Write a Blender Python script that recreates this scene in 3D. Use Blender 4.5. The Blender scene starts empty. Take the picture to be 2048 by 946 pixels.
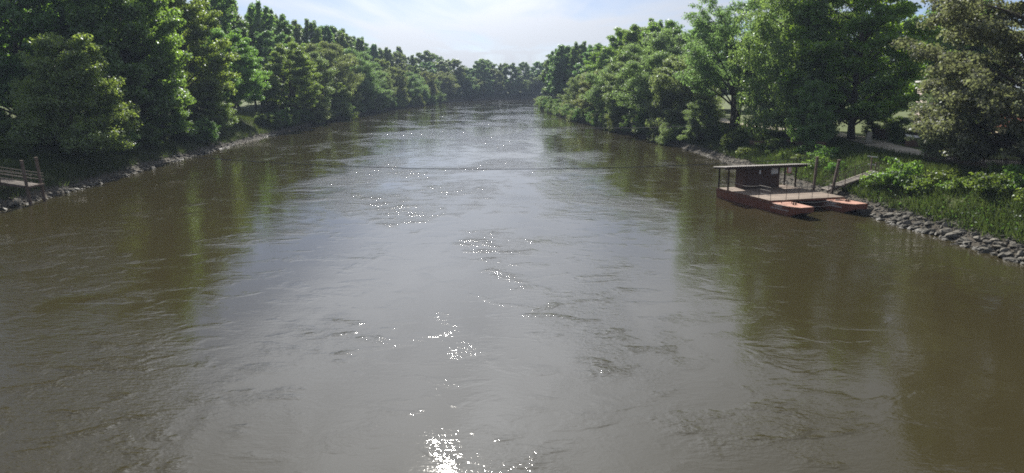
import bpy, math, random
import numpy as np
from mathutils import Vector, Matrix, Euler

R = math.radians
scene = bpy.context.scene
col = scene.collection

# ------------------------------------------------------------------ camera
CAM_H = 11.0
PITCH = 11.6
cam_data = bpy.data.cameras.new('camera')
cam = bpy.data.objects.new('camera', cam_data)
col.objects.link(cam)
cam.location = (0, 0, CAM_H)
cam.rotation_euler = (R(90 - PITCH), 0, 0)
cam_data.sensor_width = 36.0
cam_data.lens = 36.0 * 1500 / 2048
cam_data.clip_start = 0.5
cam_data.clip_end = 6000
scene.camera = cam

# ------------------------------------------------------------------ sky and sun
SUN_EL, SUN_AZ = 32.6, -6.5          # azimuth measured from +Y towards +X
world = bpy.data.worlds.new('World')
scene.world = world
world.use_nodes = True
wt = world.node_tree
for n in list(wt.nodes):
    wt.nodes.remove(n)


def wn(kind, **kw):
    n = wt.nodes.new(kind)
    for k, v in kw.items():
        setattr(n, k, v)
    return n


wl = wt.links.new
w_out = wn('ShaderNodeOutputWorld')
w_bg = wn('ShaderNodeBackground')
w_bg.inputs['Strength'].default_value = 0.048
wl(w_bg.outputs[0], w_out.inputs[0])
w_sky = wn('ShaderNodeTexSky', sky_type='NISHITA', sun_disc=False)
w_sky.sun_elevation = R(SUN_EL)
w_sky.sun_rotation = R(SUN_AZ)
w_sky.altitude = 150
w_sky.air_density = 0.5
w_sky.dust_density = 0.3
w_sky.ozone_density = 2.5
# thin cirrus: noise on a flat cloud sheet high above (direction / height)
w_tc = wn('ShaderNodeTexCoord')
w_sep = wn('ShaderNodeSeparateXYZ')
wl(w_tc.outputs['Generated'], w_sep.inputs[0])
w_mx = wn('ShaderNodeMath', operation='MAXIMUM')
w_mx.inputs[1].default_value = 0.035
wl(w_sep.outputs['Z'], w_mx.inputs[0])
w_dv = wn('ShaderNodeVectorMath', operation='DIVIDE')
w_cmb = wn('ShaderNodeCombineXYZ')
for i in range(3):
    wl(w_mx.outputs[0], w_cmb.inputs[i])
wl(w_tc.outputs['Generated'], w_dv.inputs[0])
wl(w_cmb.outputs[0], w_dv.inputs[1])
w_map = wn('ShaderNodeMapping')
w_map.inputs['Rotation'].default_value = (0, 0, R(6))
w_map.inputs['Location'].default_value = (2.3, 4.0, 0)
w_map.inputs['Scale'].default_value = (0.62, 0.085, 0.0)
wl(w_dv.outputs[0], w_map.inputs['Vector'])
w_n1 = wn('ShaderNodeTexNoise')
w_n1.inputs['Scale'].default_value = 1.1
w_n1.inputs['Detail'].default_value = 6
w_n1.inputs['Roughness'].default_value = 0.55
w_n1.inputs['Distortion'].default_value = 0.5
wl(w_map.outputs[0], w_n1.inputs['Vector'])
w_map2 = wn('ShaderNodeMapping')
w_map2.inputs['Rotation'].default_value = (0, 0, R(20))
w_map2.inputs['Location'].default_value = (8.1, 1.7, 0)
w_map2.inputs['Scale'].default_value = (0.16, 0.06, 0.0)
wl(w_dv.outputs[0], w_map2.inputs['Vector'])
w_n2 = wn('ShaderNodeTexNoise')
w_n2.inputs['Scale'].default_value = 0.9
w_n2.inputs['Detail'].default_value = 3
wl(w_map2.outputs[0], w_n2.inputs['Vector'])
w_add = wn('ShaderNodeMath', operation='ADD')
wl(w_n1.outputs[0], w_add.inputs[0])
wl(w_n2.outputs[0], w_add.inputs[1])
w_ramp = wn('ShaderNodeMapRange')
w_ramp.inputs['From Min'].default_value = 0.82
w_ramp.inputs['From Max'].default_value = 1.12
w_ramp.inputs['To Min'].default_value = 0.15
w_ramp.inputs['To Max'].default_value = 0.9
wl(w_add.outputs[0], w_ramp.inputs['Value'])
w_mix = wn('ShaderNodeMix', data_type='RGBA')
wl(w_ramp.outputs[0], w_mix.inputs['Factor'])
wl(w_sky.outputs[0], w_mix.inputs[6])
# thin ice cloud scatters sunlight forward: it is brightest towards the sun
w_dot = wn('ShaderNodeVectorMath', operation='DOT_PRODUCT')
wl(w_tc.outputs['Generated'], w_dot.inputs[0])
w_dot.inputs[1].default_value = (math.sin(R(SUN_AZ)) * math.cos(R(SUN_EL)), math.cos(R(SUN_AZ)) * math.cos(R(SUN_EL)), math.sin(R(SUN_EL)))
w_cl = wn('ShaderNodeMath', operation='MAXIMUM')
wl(w_dot.outputs['Value'], w_cl.inputs[0])
w_cl.inputs[1].default_value = 0.0
w_pw = wn('ShaderNodeMath', operation='POWER')
wl(w_cl.outputs[0], w_pw.inputs[0])
w_pw.inputs[1].default_value = 23.0
w_ph = wn('ShaderNodeMath', operation='MULTIPLY_ADD')
wl(w_pw.outputs[0], w_ph.inputs[0])
w_ph.inputs[1].default_value = 6.0
w_ph.inputs[2].default_value = 0.50
w_cc = wn('ShaderNodeVectorMath', operation='SCALE')
w_cc.inputs[0].default_value = (12.7, 13.2, 14.2)      # sunlit cirrus, in the sky's own units
wl(w_ph.outputs[0], w_cc.inputs['Scale'])
wl(w_cc.outputs[0], w_mix.inputs[7])
wl(w_mix.outputs[2], w_bg.inputs['Color'])

sun_data = bpy.data.lights.new('sun', 'SUN')
sun_data.energy = 5.0
sun_data.angle = R(0.53)
sun_data.color = (1.0, 0.95, 0.86)
sun = bpy.data.objects.new('sun', sun_data)
col.objects.link(sun)
sd = Vector((math.sin(R(SUN_AZ)) * math.cos(R(SUN_EL)), math.cos(R(SUN_AZ)) * math.cos(R(SUN_EL)), math.sin(R(SUN_EL))))
sun.rotation_euler = sd.to_track_quat('Z', 'Y').to_euler()
sun.location = sd * 200

# ------------------------------------------------------------------ exposure and sampling
scene.view_settings.view_transform = 'Standard'
scene.view_settings.look = 'None'
scene.view_settings.exposure = 0.98
scene.view_settings.gamma = 1.0
scene.view_settings.use_curve_mapping = False
scene.render.engine = 'CYCLES'
scene.cycles.max_bounces = 8
scene.cycles.diffuse_bounces = 4
scene.cycles.glossy_bounces = 3
scene.cycles.transmission_bounces = 5
scene.cycles.volume_bounces = 0
scene.cycles.caustics_reflective = False
scene.cycles.caustics_refractive = False
scene.cycles.sample_clamp_indirect = 6.0
scene.cycles.use_denoising = False
scene.cycles.use_adaptive_sampling = False
scene.cycles.pixel_filter_type = 'BLACKMAN_HARRIS'
scene.cycles.filter_width = 1.8


# ================================================================== helpers
def px(u, v, z=0.0):
    """World point at height z seen at photo pixel (u, v) - used once to survey the place."""
    a = R(PITCH)
    xc, yc = (u - 1024) / 1500.0, (473 - v) / 1500.0
    d = Vector((xc, math.cos(a) + yc * math.sin(a), -math.sin(a) + yc * math.cos(a)))
    t = (z - CAM_H) / d.z
    return Vector((d.x * t, d.y * t, z))


def tag(o, label=None, cat=None, group=None, kind=None):
    if label:
        o['label'] = label
    if cat:
        o['category'] = cat
    if group:
        o['group'] = group
    if kind:
        o['kind'] = kind
    return o


def empty(name, loc=(0, 0, 0), rz=0.0, label=None, cat=None, group=None):
    o = bpy.data.objects.new(name, None)
    o.empty_display_size = 0.3
    col.objects.link(o)
    o.location = loc
    o.rotation_euler = (0, 0, rz)
    return tag(o, label, cat, group)


def link_mesh(name, me, parent=None):
    o = bpy.data.objects.new(name, me)
    col.objects.link(o)
    if parent:
        o.parent = parent
    return o


class MB:
    """Collects shapes into one mesh."""

    def __init__(self):
        self.v, self.f, self.n = [], [], 0

    def add(self, verts, faces):
        verts = np.asarray(verts, float).reshape(-1, 3)
        for f in faces:
            self.f.append([i + self.n for i in f])
        self.v.append(verts)
        self.n += len(verts)
        return self

    def box(self, c, s, rot=None):
        h = np.array(s) / 2.0
        vs = np.array([[x, y, z] for x in (-1, 1) for y in (-1, 1) for z in (-1, 1)], float) * h
        if rot is not None:
            m = np.array(Euler(rot).to_matrix())
            vs = vs @ m.T
        return self.add(vs + np.array(c), [(0, 1, 3, 2), (4, 6, 7, 5), (0, 4, 5, 1), (2, 3, 7, 6), (0, 2, 6, 4), (1, 5, 7, 3)])

    def tube(self, pts, rad, n=6, cap=True):
        pts = np.asarray(pts, float)
        if np.isscalar(rad):
            rad = [rad] * len(pts)
        k = len(pts)
        rings = []
        tg = np.gradient(pts, axis=0)
        ref = np.array([0.31, 0.95, 0.02])
        for i in range(k):
            t = tg[i] / (np.linalg.norm(tg[i]) + 1e-9)
            a = np.cross(t, ref)
            if np.linalg.norm(a) < 0.1:
                a = np.cross(t, np.array([1.0, 0, 0]))
            a /= np.linalg.norm(a)
            b = np.cross(t, a)
            ang = np.arange(n) * 2 * math.pi / n
            rings.append(pts[i] + rad[i] * (np.cos(ang)[:, None] * a + np.sin(ang)[:, None] * b))
        fs = []
        for i in range(k - 1):
            for j in range(n):
                j2 = (j + 1) % n
                fs.append((i * n + j, i * n + j2, (i + 1) * n + j2, (i + 1) * n + j))
        if cap:
            fs.append(tuple(reversed(range(n))))
            fs.append(tuple((k - 1) * n + j for j in range(n)))
        return self.add(np.vstack(rings), fs)

    def bar(self, a, b, w, h, up=(0, 0, 1)):
        a, b = np.array(a, float), np.array(b, float)
        t = b - a
        t /= np.linalg.norm(t)
        s = np.cross(t, np.array(up, float))
        if np.linalg.norm(s) < 1e-4:
            s = np.cross(t, np.array([0, 1.0, 0]))
        s /= np.linalg.norm(s)
        q = np.cross(s, t)
        vs = [p + s * sx * w / 2 + q * sz * h / 2 for p in (a, b) for sx in (-1, 1) for sz in (-1, 1)]
        return self.add(vs, [(0, 1, 3, 2), (4, 6, 7, 5), (0, 4, 5, 1), (2, 3, 7, 6), (0, 2, 6, 4), (1, 5, 7, 3)])

    def mesh(self, name, mat, smooth=False, bevel=0.0):
        me = bpy.data.meshes.new(name)
        me.from_pydata(np.vstack(self.v).tolist(), [], self.f)
        if mat:
            me.materials.append(mat)
        if smooth:
            me.polygons.foreach_set('use_smooth', [True] * len(me.polygons))
        me.validate()
        me.update()
        return me

    def build(self, name, mat, parent=None, smooth=False, bevel=0.0):
        o = link_mesh(name, self.mesh(name, mat, smooth), parent)
        if bevel:
            b = o.modifiers.new('bevel', 'BEVEL')
            b.width = bevel
            b.segments = 2
            b.limit_method = 'ANGLE'
        return o


def quads_mesh(name, verts, mat, k=4):
    """verts (N*k,3): one k-gon per k rows."""
    n = len(verts) // k
    me = bpy.data.meshes.new(name)
    me.vertices.add(n * k)
    me.vertices.foreach_set('co', np.ascontiguousarray(verts, dtype=np.float32).ravel())
    me.loops.add(n * k)
    me.loops.foreach_set('vertex_index', np.arange(n * k, dtype=np.int32))
    me.polygons.add(n)
    me.polygons.foreach_set('loop_start', np.arange(0, n * k, k, dtype=np.int32))
    me.polygons.foreach_set('loop_total', np.full(n, k, dtype=np.int32))
    me.materials.append(mat)
    me.update(calc_edges=True)
    return me


def copy_tree(o, parent=None):
    c = o.copy()
    col.objects.link(c)
    c.parent = parent
    for ch in o.children:
        copy_tree(ch, c)
    return c


# ------------------------------------------------------------------ materials
def mat_new(name):
    m = bpy.data.materials.new(name)
    m.use_nodes = True
    nt = m.node_tree
    for n in list(nt.nodes):
        nt.nodes.remove(n)
    out = nt.nodes.new('ShaderNodeOutputMaterial')
    return m, nt, out


def N(nt, kind, **kw):
    n = nt.nodes.new(kind)
    ins = kw.pop('ins', {})
    for k, v in kw.items():
        setattr(n, k, v)
    for k, v in ins.items():
        n.inputs[k].default_value = v
    return n


def ramp(nt, fac, stops):
    r = nt.nodes.new('ShaderNodeValToRGB')
    e = r.color_ramp.elements
    while len(e) < len(stops):
        e.new(0.5)
    for i, (p, c) in enumerate(stops):
        e[i].position = p
        e[i].color = (c[0], c[1], c[2], 1)
    nt.links.new(fac, r.inputs[0])
    return r


def mat_noise(name, c1, c2, scale=3.0, rough=0.8, bump=0.0, detail=6, c3=None, stretch=(1, 1, 1), coord='Object', metallic=0.0, bscale=None, per_obj=0.0, spec=0.3):
    m, nt, out = mat_new(name)
    b = N(nt, 'ShaderNodeBsdfPrincipled', ins={'Roughness': rough, 'Metallic': metallic, 'Specular IOR Level': spec})
    tc = N(nt, 'ShaderNodeTexCoord')
    mp = N(nt, 'ShaderNodeMapping', ins={'Scale': stretch})
    nt.links.new(tc.outputs[coord], mp.inputs[0])
    no = N(nt, 'ShaderNodeTexNoise', ins={'Scale': scale, 'Detail': detail, 'Roughness': 0.6})
    nt.links.new(mp.outputs[0], no.inputs['Vector'])
    stops = [(0.3, c1), (0.7, c2)] if c3 is None else [(0.25, c1), (0.5, c2), (0.75, c3)]
    r = ramp(nt, no.outputs['Fac'], stops)
    colour = r.outputs[0]
    if per_obj:
        oi = N(nt, 'ShaderNodeObjectInfo')
        mr = N(nt, 'ShaderNodeMapRange', ins={'To Min': 1 - per_obj, 'To Max': 1 + per_obj})
        nt.links.new(oi.outputs['Random'], mr.inputs[0])
        hs = N(nt, 'ShaderNodeHueSaturation')
        nt.links.new(mr.outputs[0], hs.inputs['Value'])
        nt.links.new(colour, hs.inputs['Color'])
        colour = hs.outputs[0]
    nt.links.new(colour, b.inputs['Base Color'])
    if bump:
        n2 = N(nt, 'ShaderNodeTexNoise', ins={'Scale': bscale or scale * 3, 'Detail': 5, 'Roughness': 0.6})
        nt.links.new(mp.outputs[0], n2.inputs['Vector'])
        bp = N(nt, 'ShaderNodeBump', ins={'Strength': 1.0, 'Distance': bump})
        nt.links.new(n2.outputs['Fac'], bp.inputs['Height'])
        nt.links.new(bp.outputs[0], b.inputs['Normal'])
    nt.links.new(b.outputs[0], out.inputs[0])
    return m


def mat_leaf(name, front, trans, var=0.35, hue=0.03, gloss=0.06, tfac=0.45, back=None):
    """Two-sided leaf: diffuse + translucency + a thin waxy sheen, varied leaf by leaf and tree by tree."""
    m, nt, out = mat_new(name)
    ge = N(nt, 'ShaderNodeNewGeometry')
    oi = N(nt, 'ShaderNodeObjectInfo')
    mr = N(nt, 'ShaderNodeMapRange', ins={'To Min': 1 - var, 'To Max': 1 + var})
    nt.links.new(ge.outputs['Random Per Island'], mr.inputs[0])
    mo = N(nt, 'ShaderNodeMapRange', ins={'To Min': 0.86, 'To Max': 1.16})
    nt.links.new(oi.outputs['Random'], mo.inputs[0])
    mu = N(nt, 'ShaderNodeMath', operation='MULTIPLY')
    nt.links.new(mr.outputs[0], mu.inputs[0])
    nt.links.new(mo.outputs[0], mu.inputs[1])
    mh = N(nt, 'ShaderNodeMapRange', ins={'To Min': 0.5 - hue, 'To Max': 0.5 + hue})
    nt.links.new(oi.outputs['Random'], mh.inputs[0])
    outs = []
    for c in (front, trans):
        src = None
        if back is not None and c is front:
            mx = N(nt, 'ShaderNodeMix', data_type='RGBA')
            mx.inputs[6].default_value = (*c, 1)
            mx.inputs[7].default_value = (*back, 1)
            nt.links.new(ge.outputs['Backfacing'], mx.inputs['Factor'])
            src = mx.outputs[2]
        h = N(nt, 'ShaderNodeHueSaturation', ins={'Color': (*c, 1)})
        if src:
            nt.links.new(src, h.inputs['Color'])
        nt.links.new(mu.outputs[0], h.inputs['Value'])
        nt.links.new(mh.outputs[0], h.inputs['Hue'])
        outs.append(h.outputs[0])
    d = N(nt, 'ShaderNodeBsdfDiffuse')
    t = N(nt, 'ShaderNodeBsdfTranslucent')
    g = N(nt, 'ShaderNodeBsdfGlossy', ins={'Roughness': 0.45, 'Color': (0.9, 0.95, 1, 1)})
    nt.links.new(outs[0], d.inputs[0])
    nt.links.new(outs[1], t.inputs[0])
    m1 = N(nt, 'ShaderNodeMixShader', ins={0: tfac})
    nt.links.new(d.outputs[0], m1.inputs[1])
    nt.links.new(t.outputs[0], m1.inputs[2])
    m2 = N(nt, 'ShaderNodeMixShader', ins={0: gloss})
    nt.links.new(m1.outputs[0], m2.inputs[1])
    nt.links.new(g.outputs[0], m2.inputs[2])
    nt.links.new(m2.outputs[0], out.inputs[0])
    return m


M = {}
M['bark'] = mat_noise('bark', (0.035, 0.028, 0.02), (0.10, 0.085, 0.065), 2.5, 0.95, 0.03, stretch=(1, 1, 0.25))
M['bark_pale'] = mat_noise('bark_pale', (0.10, 0.095, 0.08), (0.32, 0.31, 0.28), 1.6, 0.9, 0.02, stretch=(1, 1, 0.5))
M['leaf_oak'] = mat_leaf('leaf_oak', (0.116, 0.187, 0.049), (0.299, 0.478, 0.060))
M['leaf_linden'] = mat_leaf('leaf_linden', (0.125, 0.205, 0.057), (0.299, 0.463, 0.067))
M['leaf_willow'] = mat_leaf('leaf_willow', (0.178, 0.240, 0.107), (0.314, 0.434, 0.120), back=(0.12, 0.15, 0.09), tfac=0.42, gloss=.04)
M['leaf_birch'] = mat_leaf('leaf_birch', (0.133, 0.205, 0.068), (0.284, 0.404, 0.090))
M['leaf_maple'] = mat_leaf('leaf_maple', (0.125, 0.232, 0.039), (0.374, 0.600, 0.045))
M['leaf_white'] = mat_leaf('leaf_white', (0.155, 0.185, 0.10), (0.22, 0.28, 0.11), back=(0.25, 0.265, 0.19), tfac=0.4, gloss=.02)
M['leaf_poplar'] = mat_leaf('leaf_poplar', (0.116, 0.205, 0.062), (0.254, 0.419, 0.075))
M['leaf_far'] = mat_leaf('leaf_far', (0.133, 0.197, 0.081), (0.254, 0.374, 0.105))
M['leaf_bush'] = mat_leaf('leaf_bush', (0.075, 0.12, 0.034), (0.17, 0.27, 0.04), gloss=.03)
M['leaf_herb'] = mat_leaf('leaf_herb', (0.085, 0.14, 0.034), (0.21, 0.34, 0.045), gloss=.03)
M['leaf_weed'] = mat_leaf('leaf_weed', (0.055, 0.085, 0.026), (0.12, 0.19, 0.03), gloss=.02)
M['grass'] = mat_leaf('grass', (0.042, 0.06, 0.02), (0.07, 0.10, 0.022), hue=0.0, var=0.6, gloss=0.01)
M['stone_dry'] = mat_noise('stone', (0.035, 0.033, 0.026), (0.135, 0.125, 0.102), 2.2, 0.9, 0.05, per_obj=0.45, c3=(0.08, 0.075, 0.062))
M['timber'] = mat_noise('timber', (0.085, 0.058, 0.045), (0.20, 0.15, 0.12), 3, 0.85, 0.006, stretch=(4, 4, 0.5), per_obj=0.15)
M['plank_deck'] = mat_noise('plank_deck', (0.13, 0.095, 0.072), (0.27, 0.205, 0.155), 1.6, 0.85, 0.004, stretch=(0.6, 5, 5), per_obj=0.22)
M['plank_grey'] = mat_noise('plank_grey', (0.075, 0.062, 0.052), (0.18, 0.155, 0.13), 2, 0.9, 0.004, stretch=(4, 0.6, 4), per_obj=0.25)
M['rail_metal'] = mat_noise('rail_metal', (0.05, 0.042, 0.036), (0.13, 0.112, 0.10), 5, 0.75)
M['rail_rust'] = mat_noise('rail_rust', (0.09, 0.055, 0.04), (0.20, 0.12, 0.085), 6, 0.7)
M['hull'] = mat_noise('hull', (0.15, 0.055, 0.036), (0.21, 0.083, 0.054), 0.9, 0.6, 0.004, c3=(0.13, 0.055, 0.04))
M['hull_top'] = mat_noise('hull_top', (0.30, 0.13, 0.085), (0.44, 0.22, 0.15), 1.3, 0.75, 0.004)
M['cabin'] = mat_noise('cabin', (0.055, 0.033, 0.026), (0.115, 0.07, 0.055), 2.0, 0.7, stretch=(4, 4, 0.4))
M['dark_wood'] = mat_noise('dark_wood', (0.03, 0.02, 0.014), (0.08, 0.055, 0.04), 3, 0.8)
M['roof_sheet'] = mat_noise('roof_sheet', (0.05, 0.042, 0.038), (0.11, 0.095, 0.085), 2, 0.75)
M['white_paint'] = mat_noise('white_paint', (0.62, 0.62, 0.60), (0.80, 0.80, 0.78), 4, 0.6)
M['black_mark'] = mat_noise('black_mark', (0.02, 0.02, 0.02), (0.05, 0.05, 0.05), 4, 0.6)
M['red_paint'] = mat_noise('red_paint', (0.42, 0.05, 0.05), (0.55, 0.09, 0.08), 4, 0.5)
M['pink_paint'] = mat_noise('pink_paint', (0.62, 0.42, 0.40), (0.75, 0.58, 0.55), 4, 0.5)
M['rope'] = mat_noise('rope', (0.22, 0.20, 0.18), (0.42, 0.40, 0.36), 8, 0.9)
M['cable'] = mat_noise('cable', (0.05, 0.055, 0.06), (0.12, 0.12, 0.13), 5, 0.5)
M['sand'] = mat_noise('sand', (0.30, 0.26, 0.20), (0.46, 0.41, 0.33), 1.2, 0.95, 0.01, c3=(0.36, 0.32, 0.25), coord='Generated')
M['concrete'] = mat_noise('concrete', (0.22, 0.22, 0.20), (0.36, 0.35, 0.32), 1.5, 0.9, 0.01)
M['plaster_pink'] = mat_noise('plaster_pink', (0.58, 0.47, 0.44), (0.68, 0.57, 0.54), 0.6, 0.9)
M['plaster_cream'] = mat_noise('plaster_cream', (0.55, 0.45, 0.30), (0.64, 0.54, 0.38), 0.6, 0.9)
M['tile'] = mat_noise('tile', (0.26, 0.09, 0.05), (0.44, 0.17, 0.09), 2.5, 0.85, 0.01, per_obj=0.2)
M['glass'] = mat_noise('glass', (0.02, 0.025, 0.03), (0.04, 0.045, 0.05), 1, 0.06, spec=0.6)
M['fence'] = mat_noise('fence', (0.14, 0.10, 0.075), (0.26, 0.20, 0.155), 3, 0.9, stretch=(3, 3, 0.4), per_obj=0.25)
M['fence_brown'] = mat_noise('fence_brown', (0.09, 0.05, 0.035), (0.17, 0.10, 0.07), 3, 0.9, stretch=(3, 3, 0.4), per_obj=0.25)
M['limestone'] = mat_noise('limestone', (0.22, 0.21, 0.17), (0.38, 0.36, 0.31), 2, 0.9, 0.03)


def wet_foot(m):
    """stones standing in the river: a dark wet and silty band up to the splash line"""
    nt = m.node_tree
    b = next(n for n in nt.nodes if n.type == 'BSDF_PRINCIPLED')
    src = b.inputs['Base Color'].links[0].from_socket
    ge = N(nt, 'ShaderNodeNewGeometry')
    sp = N(nt, 'ShaderNodeSeparateXYZ')
    nt.links.new(ge.outputs['Position'], sp.inputs[0])
    no = N(nt, 'ShaderNodeTexNoise', ins={'Scale': 1.3, 'Detail': 3})
    nt.links.new(ge.outputs['Position'], no.inputs['Vector'])
    ad = N(nt, 'ShaderNodeMath', operation='MULTIPLY_ADD', ins={1: -0.35})
    nt.links.new(no.outputs['Fac'], ad.inputs[0])
    nt.links.new(sp.outputs['Z'], ad.inputs[2])
    mr = N(nt, 'ShaderNodeMapRange', ins={'From Min': -0.06, 'From Max': 0.10, 'To Min': 1.0, 'To Max': 0.0})
    nt.links.new(ad.outputs[0], mr.inputs[0])
    mx = N(nt, 'ShaderNodeMix', data_type='RGBA')
    nt.links.new(mr.outputs[0], mx.inputs['Factor'])
    nt.links.new(src, mx.inputs[6])
    mx.inputs[7].default_value = (0.030, 0.027, 0.017, 1)
    nt.links.new(mx.outputs[2], b.inputs['Base Color'])
    r2 = N(nt, 'ShaderNodeMapRange', ins={'To Min': 0.9, 'To Max': 0.65})
    nt.links.new(mr.outputs[0], r2.inputs[0])
    nt.links.new(r2.outputs[0], b.inputs['Roughness'])
    return m


M['stone'] = wet_foot(M['stone_dry'])


def make_ground_mat():
    m, nt, out = mat_new('ground_earth_grass')
    b = N(nt, 'ShaderNodeBsdfPrincipled', ins={'Roughness': 0.95, 'Specular IOR Level': 0.15})
    ge = N(nt, 'ShaderNodeNewGeometry')
    sp = N(nt, 'ShaderNodeSeparateXYZ')
    nt.links.new(ge.outputs['Position'], sp.inputs[0])
    n1 = N(nt, 'ShaderNodeTexNoise', ins={'Scale': 0.22, 'Detail': 6, 'Roughness': 0.65})
    nt.links.new(ge.outputs['Position'], n1.inputs['Vector'])
    n2 = N(nt, 'ShaderNodeTexNoise', ins={'Scale': 3.0, 'Detail': 6, 'Roughness': 0.7})
    nt.links.new(ge.outputs['Position'], n2.inputs['Vector'])
    grass = ramp(nt, n1.outputs['Fac'], [(0.3, (0.065, 0.09, 0.022)), (0.55, (0.095, 0.125, 0.032)), (0.75, (0.13, 0.135, 0.055))])
    fine = ramp(nt, n2.outputs['Fac'], [(0.3, (0.6, 0.6, 0.6)), (0.7, (1.2, 1.2, 1.15))])
    mul = N(nt, 'ShaderNodeMix', data_type='RGBA', blend_type='MULTIPLY')
    mul.inputs['Factor'].default_value = 1.0
    nt.links.new(grass.outputs[0], mul.inputs[6])
    nt.links.new(fine.outputs[0], mul.inputs[7])
    earth = ramp(nt, n2.outputs['Fac'], [(0.3, (0.035, 0.030, 0.022)), (0.7, (0.085, 0.073, 0.055))])
    hz = N(nt, 'ShaderNodeMapRange', ins={'From Min': 0.6, 'From Max': 2.2})
    ad = N(nt, 'ShaderNodeMath', operation='MULTIPLY_ADD', ins={1: 1.6, 2: -0.8})
    nt.links.new(n1.outputs['Fac'], ad.inputs[0])
    ad2 = N(nt, 'ShaderNodeMath', operation='ADD')
    nt.links.new(sp.outputs['Z'], ad2.inputs[0])
    nt.links.new(ad.outputs[0], ad2.inputs[1])
    nt.links.new(ad2.outputs[0], hz.inputs[0])
    mx = N(nt, 'ShaderNodeMix', data_type='RGBA')
    nt.links.new(hz.outputs[0], mx.inputs['Factor'])
    nt.links.new(earth.outputs[0], mx.inputs[6])
    nt.links.new(mul.outputs[2], mx.inputs[7])
    nt.links.new(mx.outputs[2], b.inputs['Base Color'])
    bp = N(nt, 'ShaderNodeBump', ins={'Distance': 0.06})
    nt.links.new(n2.outputs['Fac'], bp.inputs['Height'])
    nt.links.new(bp.outputs[0], b.inputs['Normal'])
    nt.links.new(b.outputs[0], out.inputs[0])
    return m


def make_water_mat():
    """Silty river: brown body under a clear Fresnel surface; calm stretches broken by patches of ripples."""
    m, nt, out = mat_new('river_water')
    L = nt.links.new
    ge = N(nt, 'ShaderNodeNewGeometry')

    def noise(scale_xy, detail, rough=0.5, rot=0.0, dist=0.0, loc=(0, 0, 0)):
        mp = N(nt, 'ShaderNodeMapping', ins={'Scale': (scale_xy[0], scale_xy[1], 1), 'Rotation': (0, 0, R(rot)), 'Location': loc})
        L(ge.outputs['Position'], mp.inputs[0])
        no = N(nt, 'ShaderNodeTexNoise', ins={'Scale': 1.0, 'Detail': detail, 'Roughness': rough, 'Distortion': dist})
        L(mp.outputs[0], no.inputs['Vector'])
        return no.outputs['Fac']

    def math_(op, a, b=None, c=None):
        n = N(nt, 'ShaderNodeMath', operation=op)
        for i, x in enumerate((a, b, c)):
            if x is None:
                continue
            if isinstance(x, (int, float)):
                n.inputs[i].default_value = x
            else:
                L(x, n.inputs[i])
        return n.outputs[0]

    def mrange(x, a, b, c, d):
        n = N(nt, 'ShaderNodeMapRange', ins={'From Min': a, 'From Max': b, 'To Min': c, 'To Max': d}, interpolation_type='SMOOTHSTEP')
        L(x, n.inputs[0])
        return n.outputs[0]

    patch = mrange(noise((0.07, 0.04), 4, 0.6, 8, 0.4), 0.46, 0.62, 0.0, 1.0)      # broad ripple patches
    patch2 = mrange(noise((0.42, 0.60), 3, 0.55, -10, 0.5, (7, 3, 0)), 0.50, 0.66, 0.0, 1.0)  # boils and cat's-paws
    swell = noise((0.16, 0.34), 1, 0.4, 6)
    wave = noise((1.5, 2.7), 2, 0.5, -7, 0.0, (2, 9, 0))
    ripple = noise((2.3, 5.8), 3, 0.5, 9, 0.0, (5, 1, 0))
    chop = noise((7.0, 10.5), 2, 0.5, -4, 0.0, (1, 4, 0))
    amp = math_('MULTIPLY_ADD', patch, 0.78, 0.10)
    amp = math_('MULTIPLY_ADD', math_('MULTIPLY', patch2, math_('MULTIPLY_ADD', patch, 0.7, 0.2)), 1.0, amp)
    h = math_('MULTIPLY', swell, 0.013)
    h = math_('MULTIPLY_ADD', math_('MULTIPLY', wave, amp), 0.028, h)
    h = math_('MULTIPLY_ADD', math_('MULTIPLY', ripple, amp), 0.027, h)
    h = math_('MULTIPLY_ADD', math_('MULTIPLY', chop, math_('ADD', amp, 0.05)), 0.0155, h)
    bp = N(nt, 'ShaderNodeBump', ins={'Strength': 1.0, 'Distance': 1.0})
    L(h, bp.inputs['Height'])
    b = N(nt, 'ShaderNodeBsdfPrincipled', ins={'Roughness': 0.03, 'IOR': 1.333, 'Specular IOR Level': 0.5})
    c = ramp(nt, noise((0.03, 0.015), 4, 0.6), [(0.3, (0.034, 0.029, 0.013)), (0.7, (0.040, 0.034, 0.0165))])
    L(c.outputs[0], b.inputs['Base Color'])
    L(bp.outputs[0], b.inputs['Normal'])
    L(b.outputs[0], out.inputs[0])
    return m


M['ground'] = make_ground_mat()
M['water'] = make_water_mat()

# ================================================================== the river valley
LEFT = np.array([(-42, -420), (-43, -60), (-43.5, 30), (-45, 65), (-46, 84), (-48, 105), (-49.5, 130), (-51, 162), (-53, 213), (-54, 255),
                 (-50, 330), (-42, 400), (-38, 440), (-28, 480), (0, 515), (40, 535), (120, 560), (300, 600), (700, 660)], float)
RIGHT = np.array([(35, -420), (34, -60), (33, 30), (32, 45), (31, 52), (30.2, 62), (30.0, 80), (29.8, 109), (27.5, 154), (22.5, 189), (19, 227),
                  (14.5, 300), (13.5, 342), (17, 385), (40, 430), (90, 465), (200, 510), (350, 540), (700, 590)], float)


def smooth_line(P, n=6):
    out = []
    for i in range(len(P) - 1):
        p0, p1, p2, p3 = P[max(i - 1, 0)], P[i], P[i + 1], P[min(i + 2, len(P) - 1)]
        for k in range(n):
            t = k / n
            out.append(p1 + 0.5 * t * ((p2 - p0) + t * ((2 * p0 - 5 * p1 + 4 * p2 - p3) + t * (3 * (p1 - p2) + p3 - p0))) if 0 < i < len(P) - 2 else p1 + (p2 - p1) * t)
    out.append(P[-1])
    return np.array(out)


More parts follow.
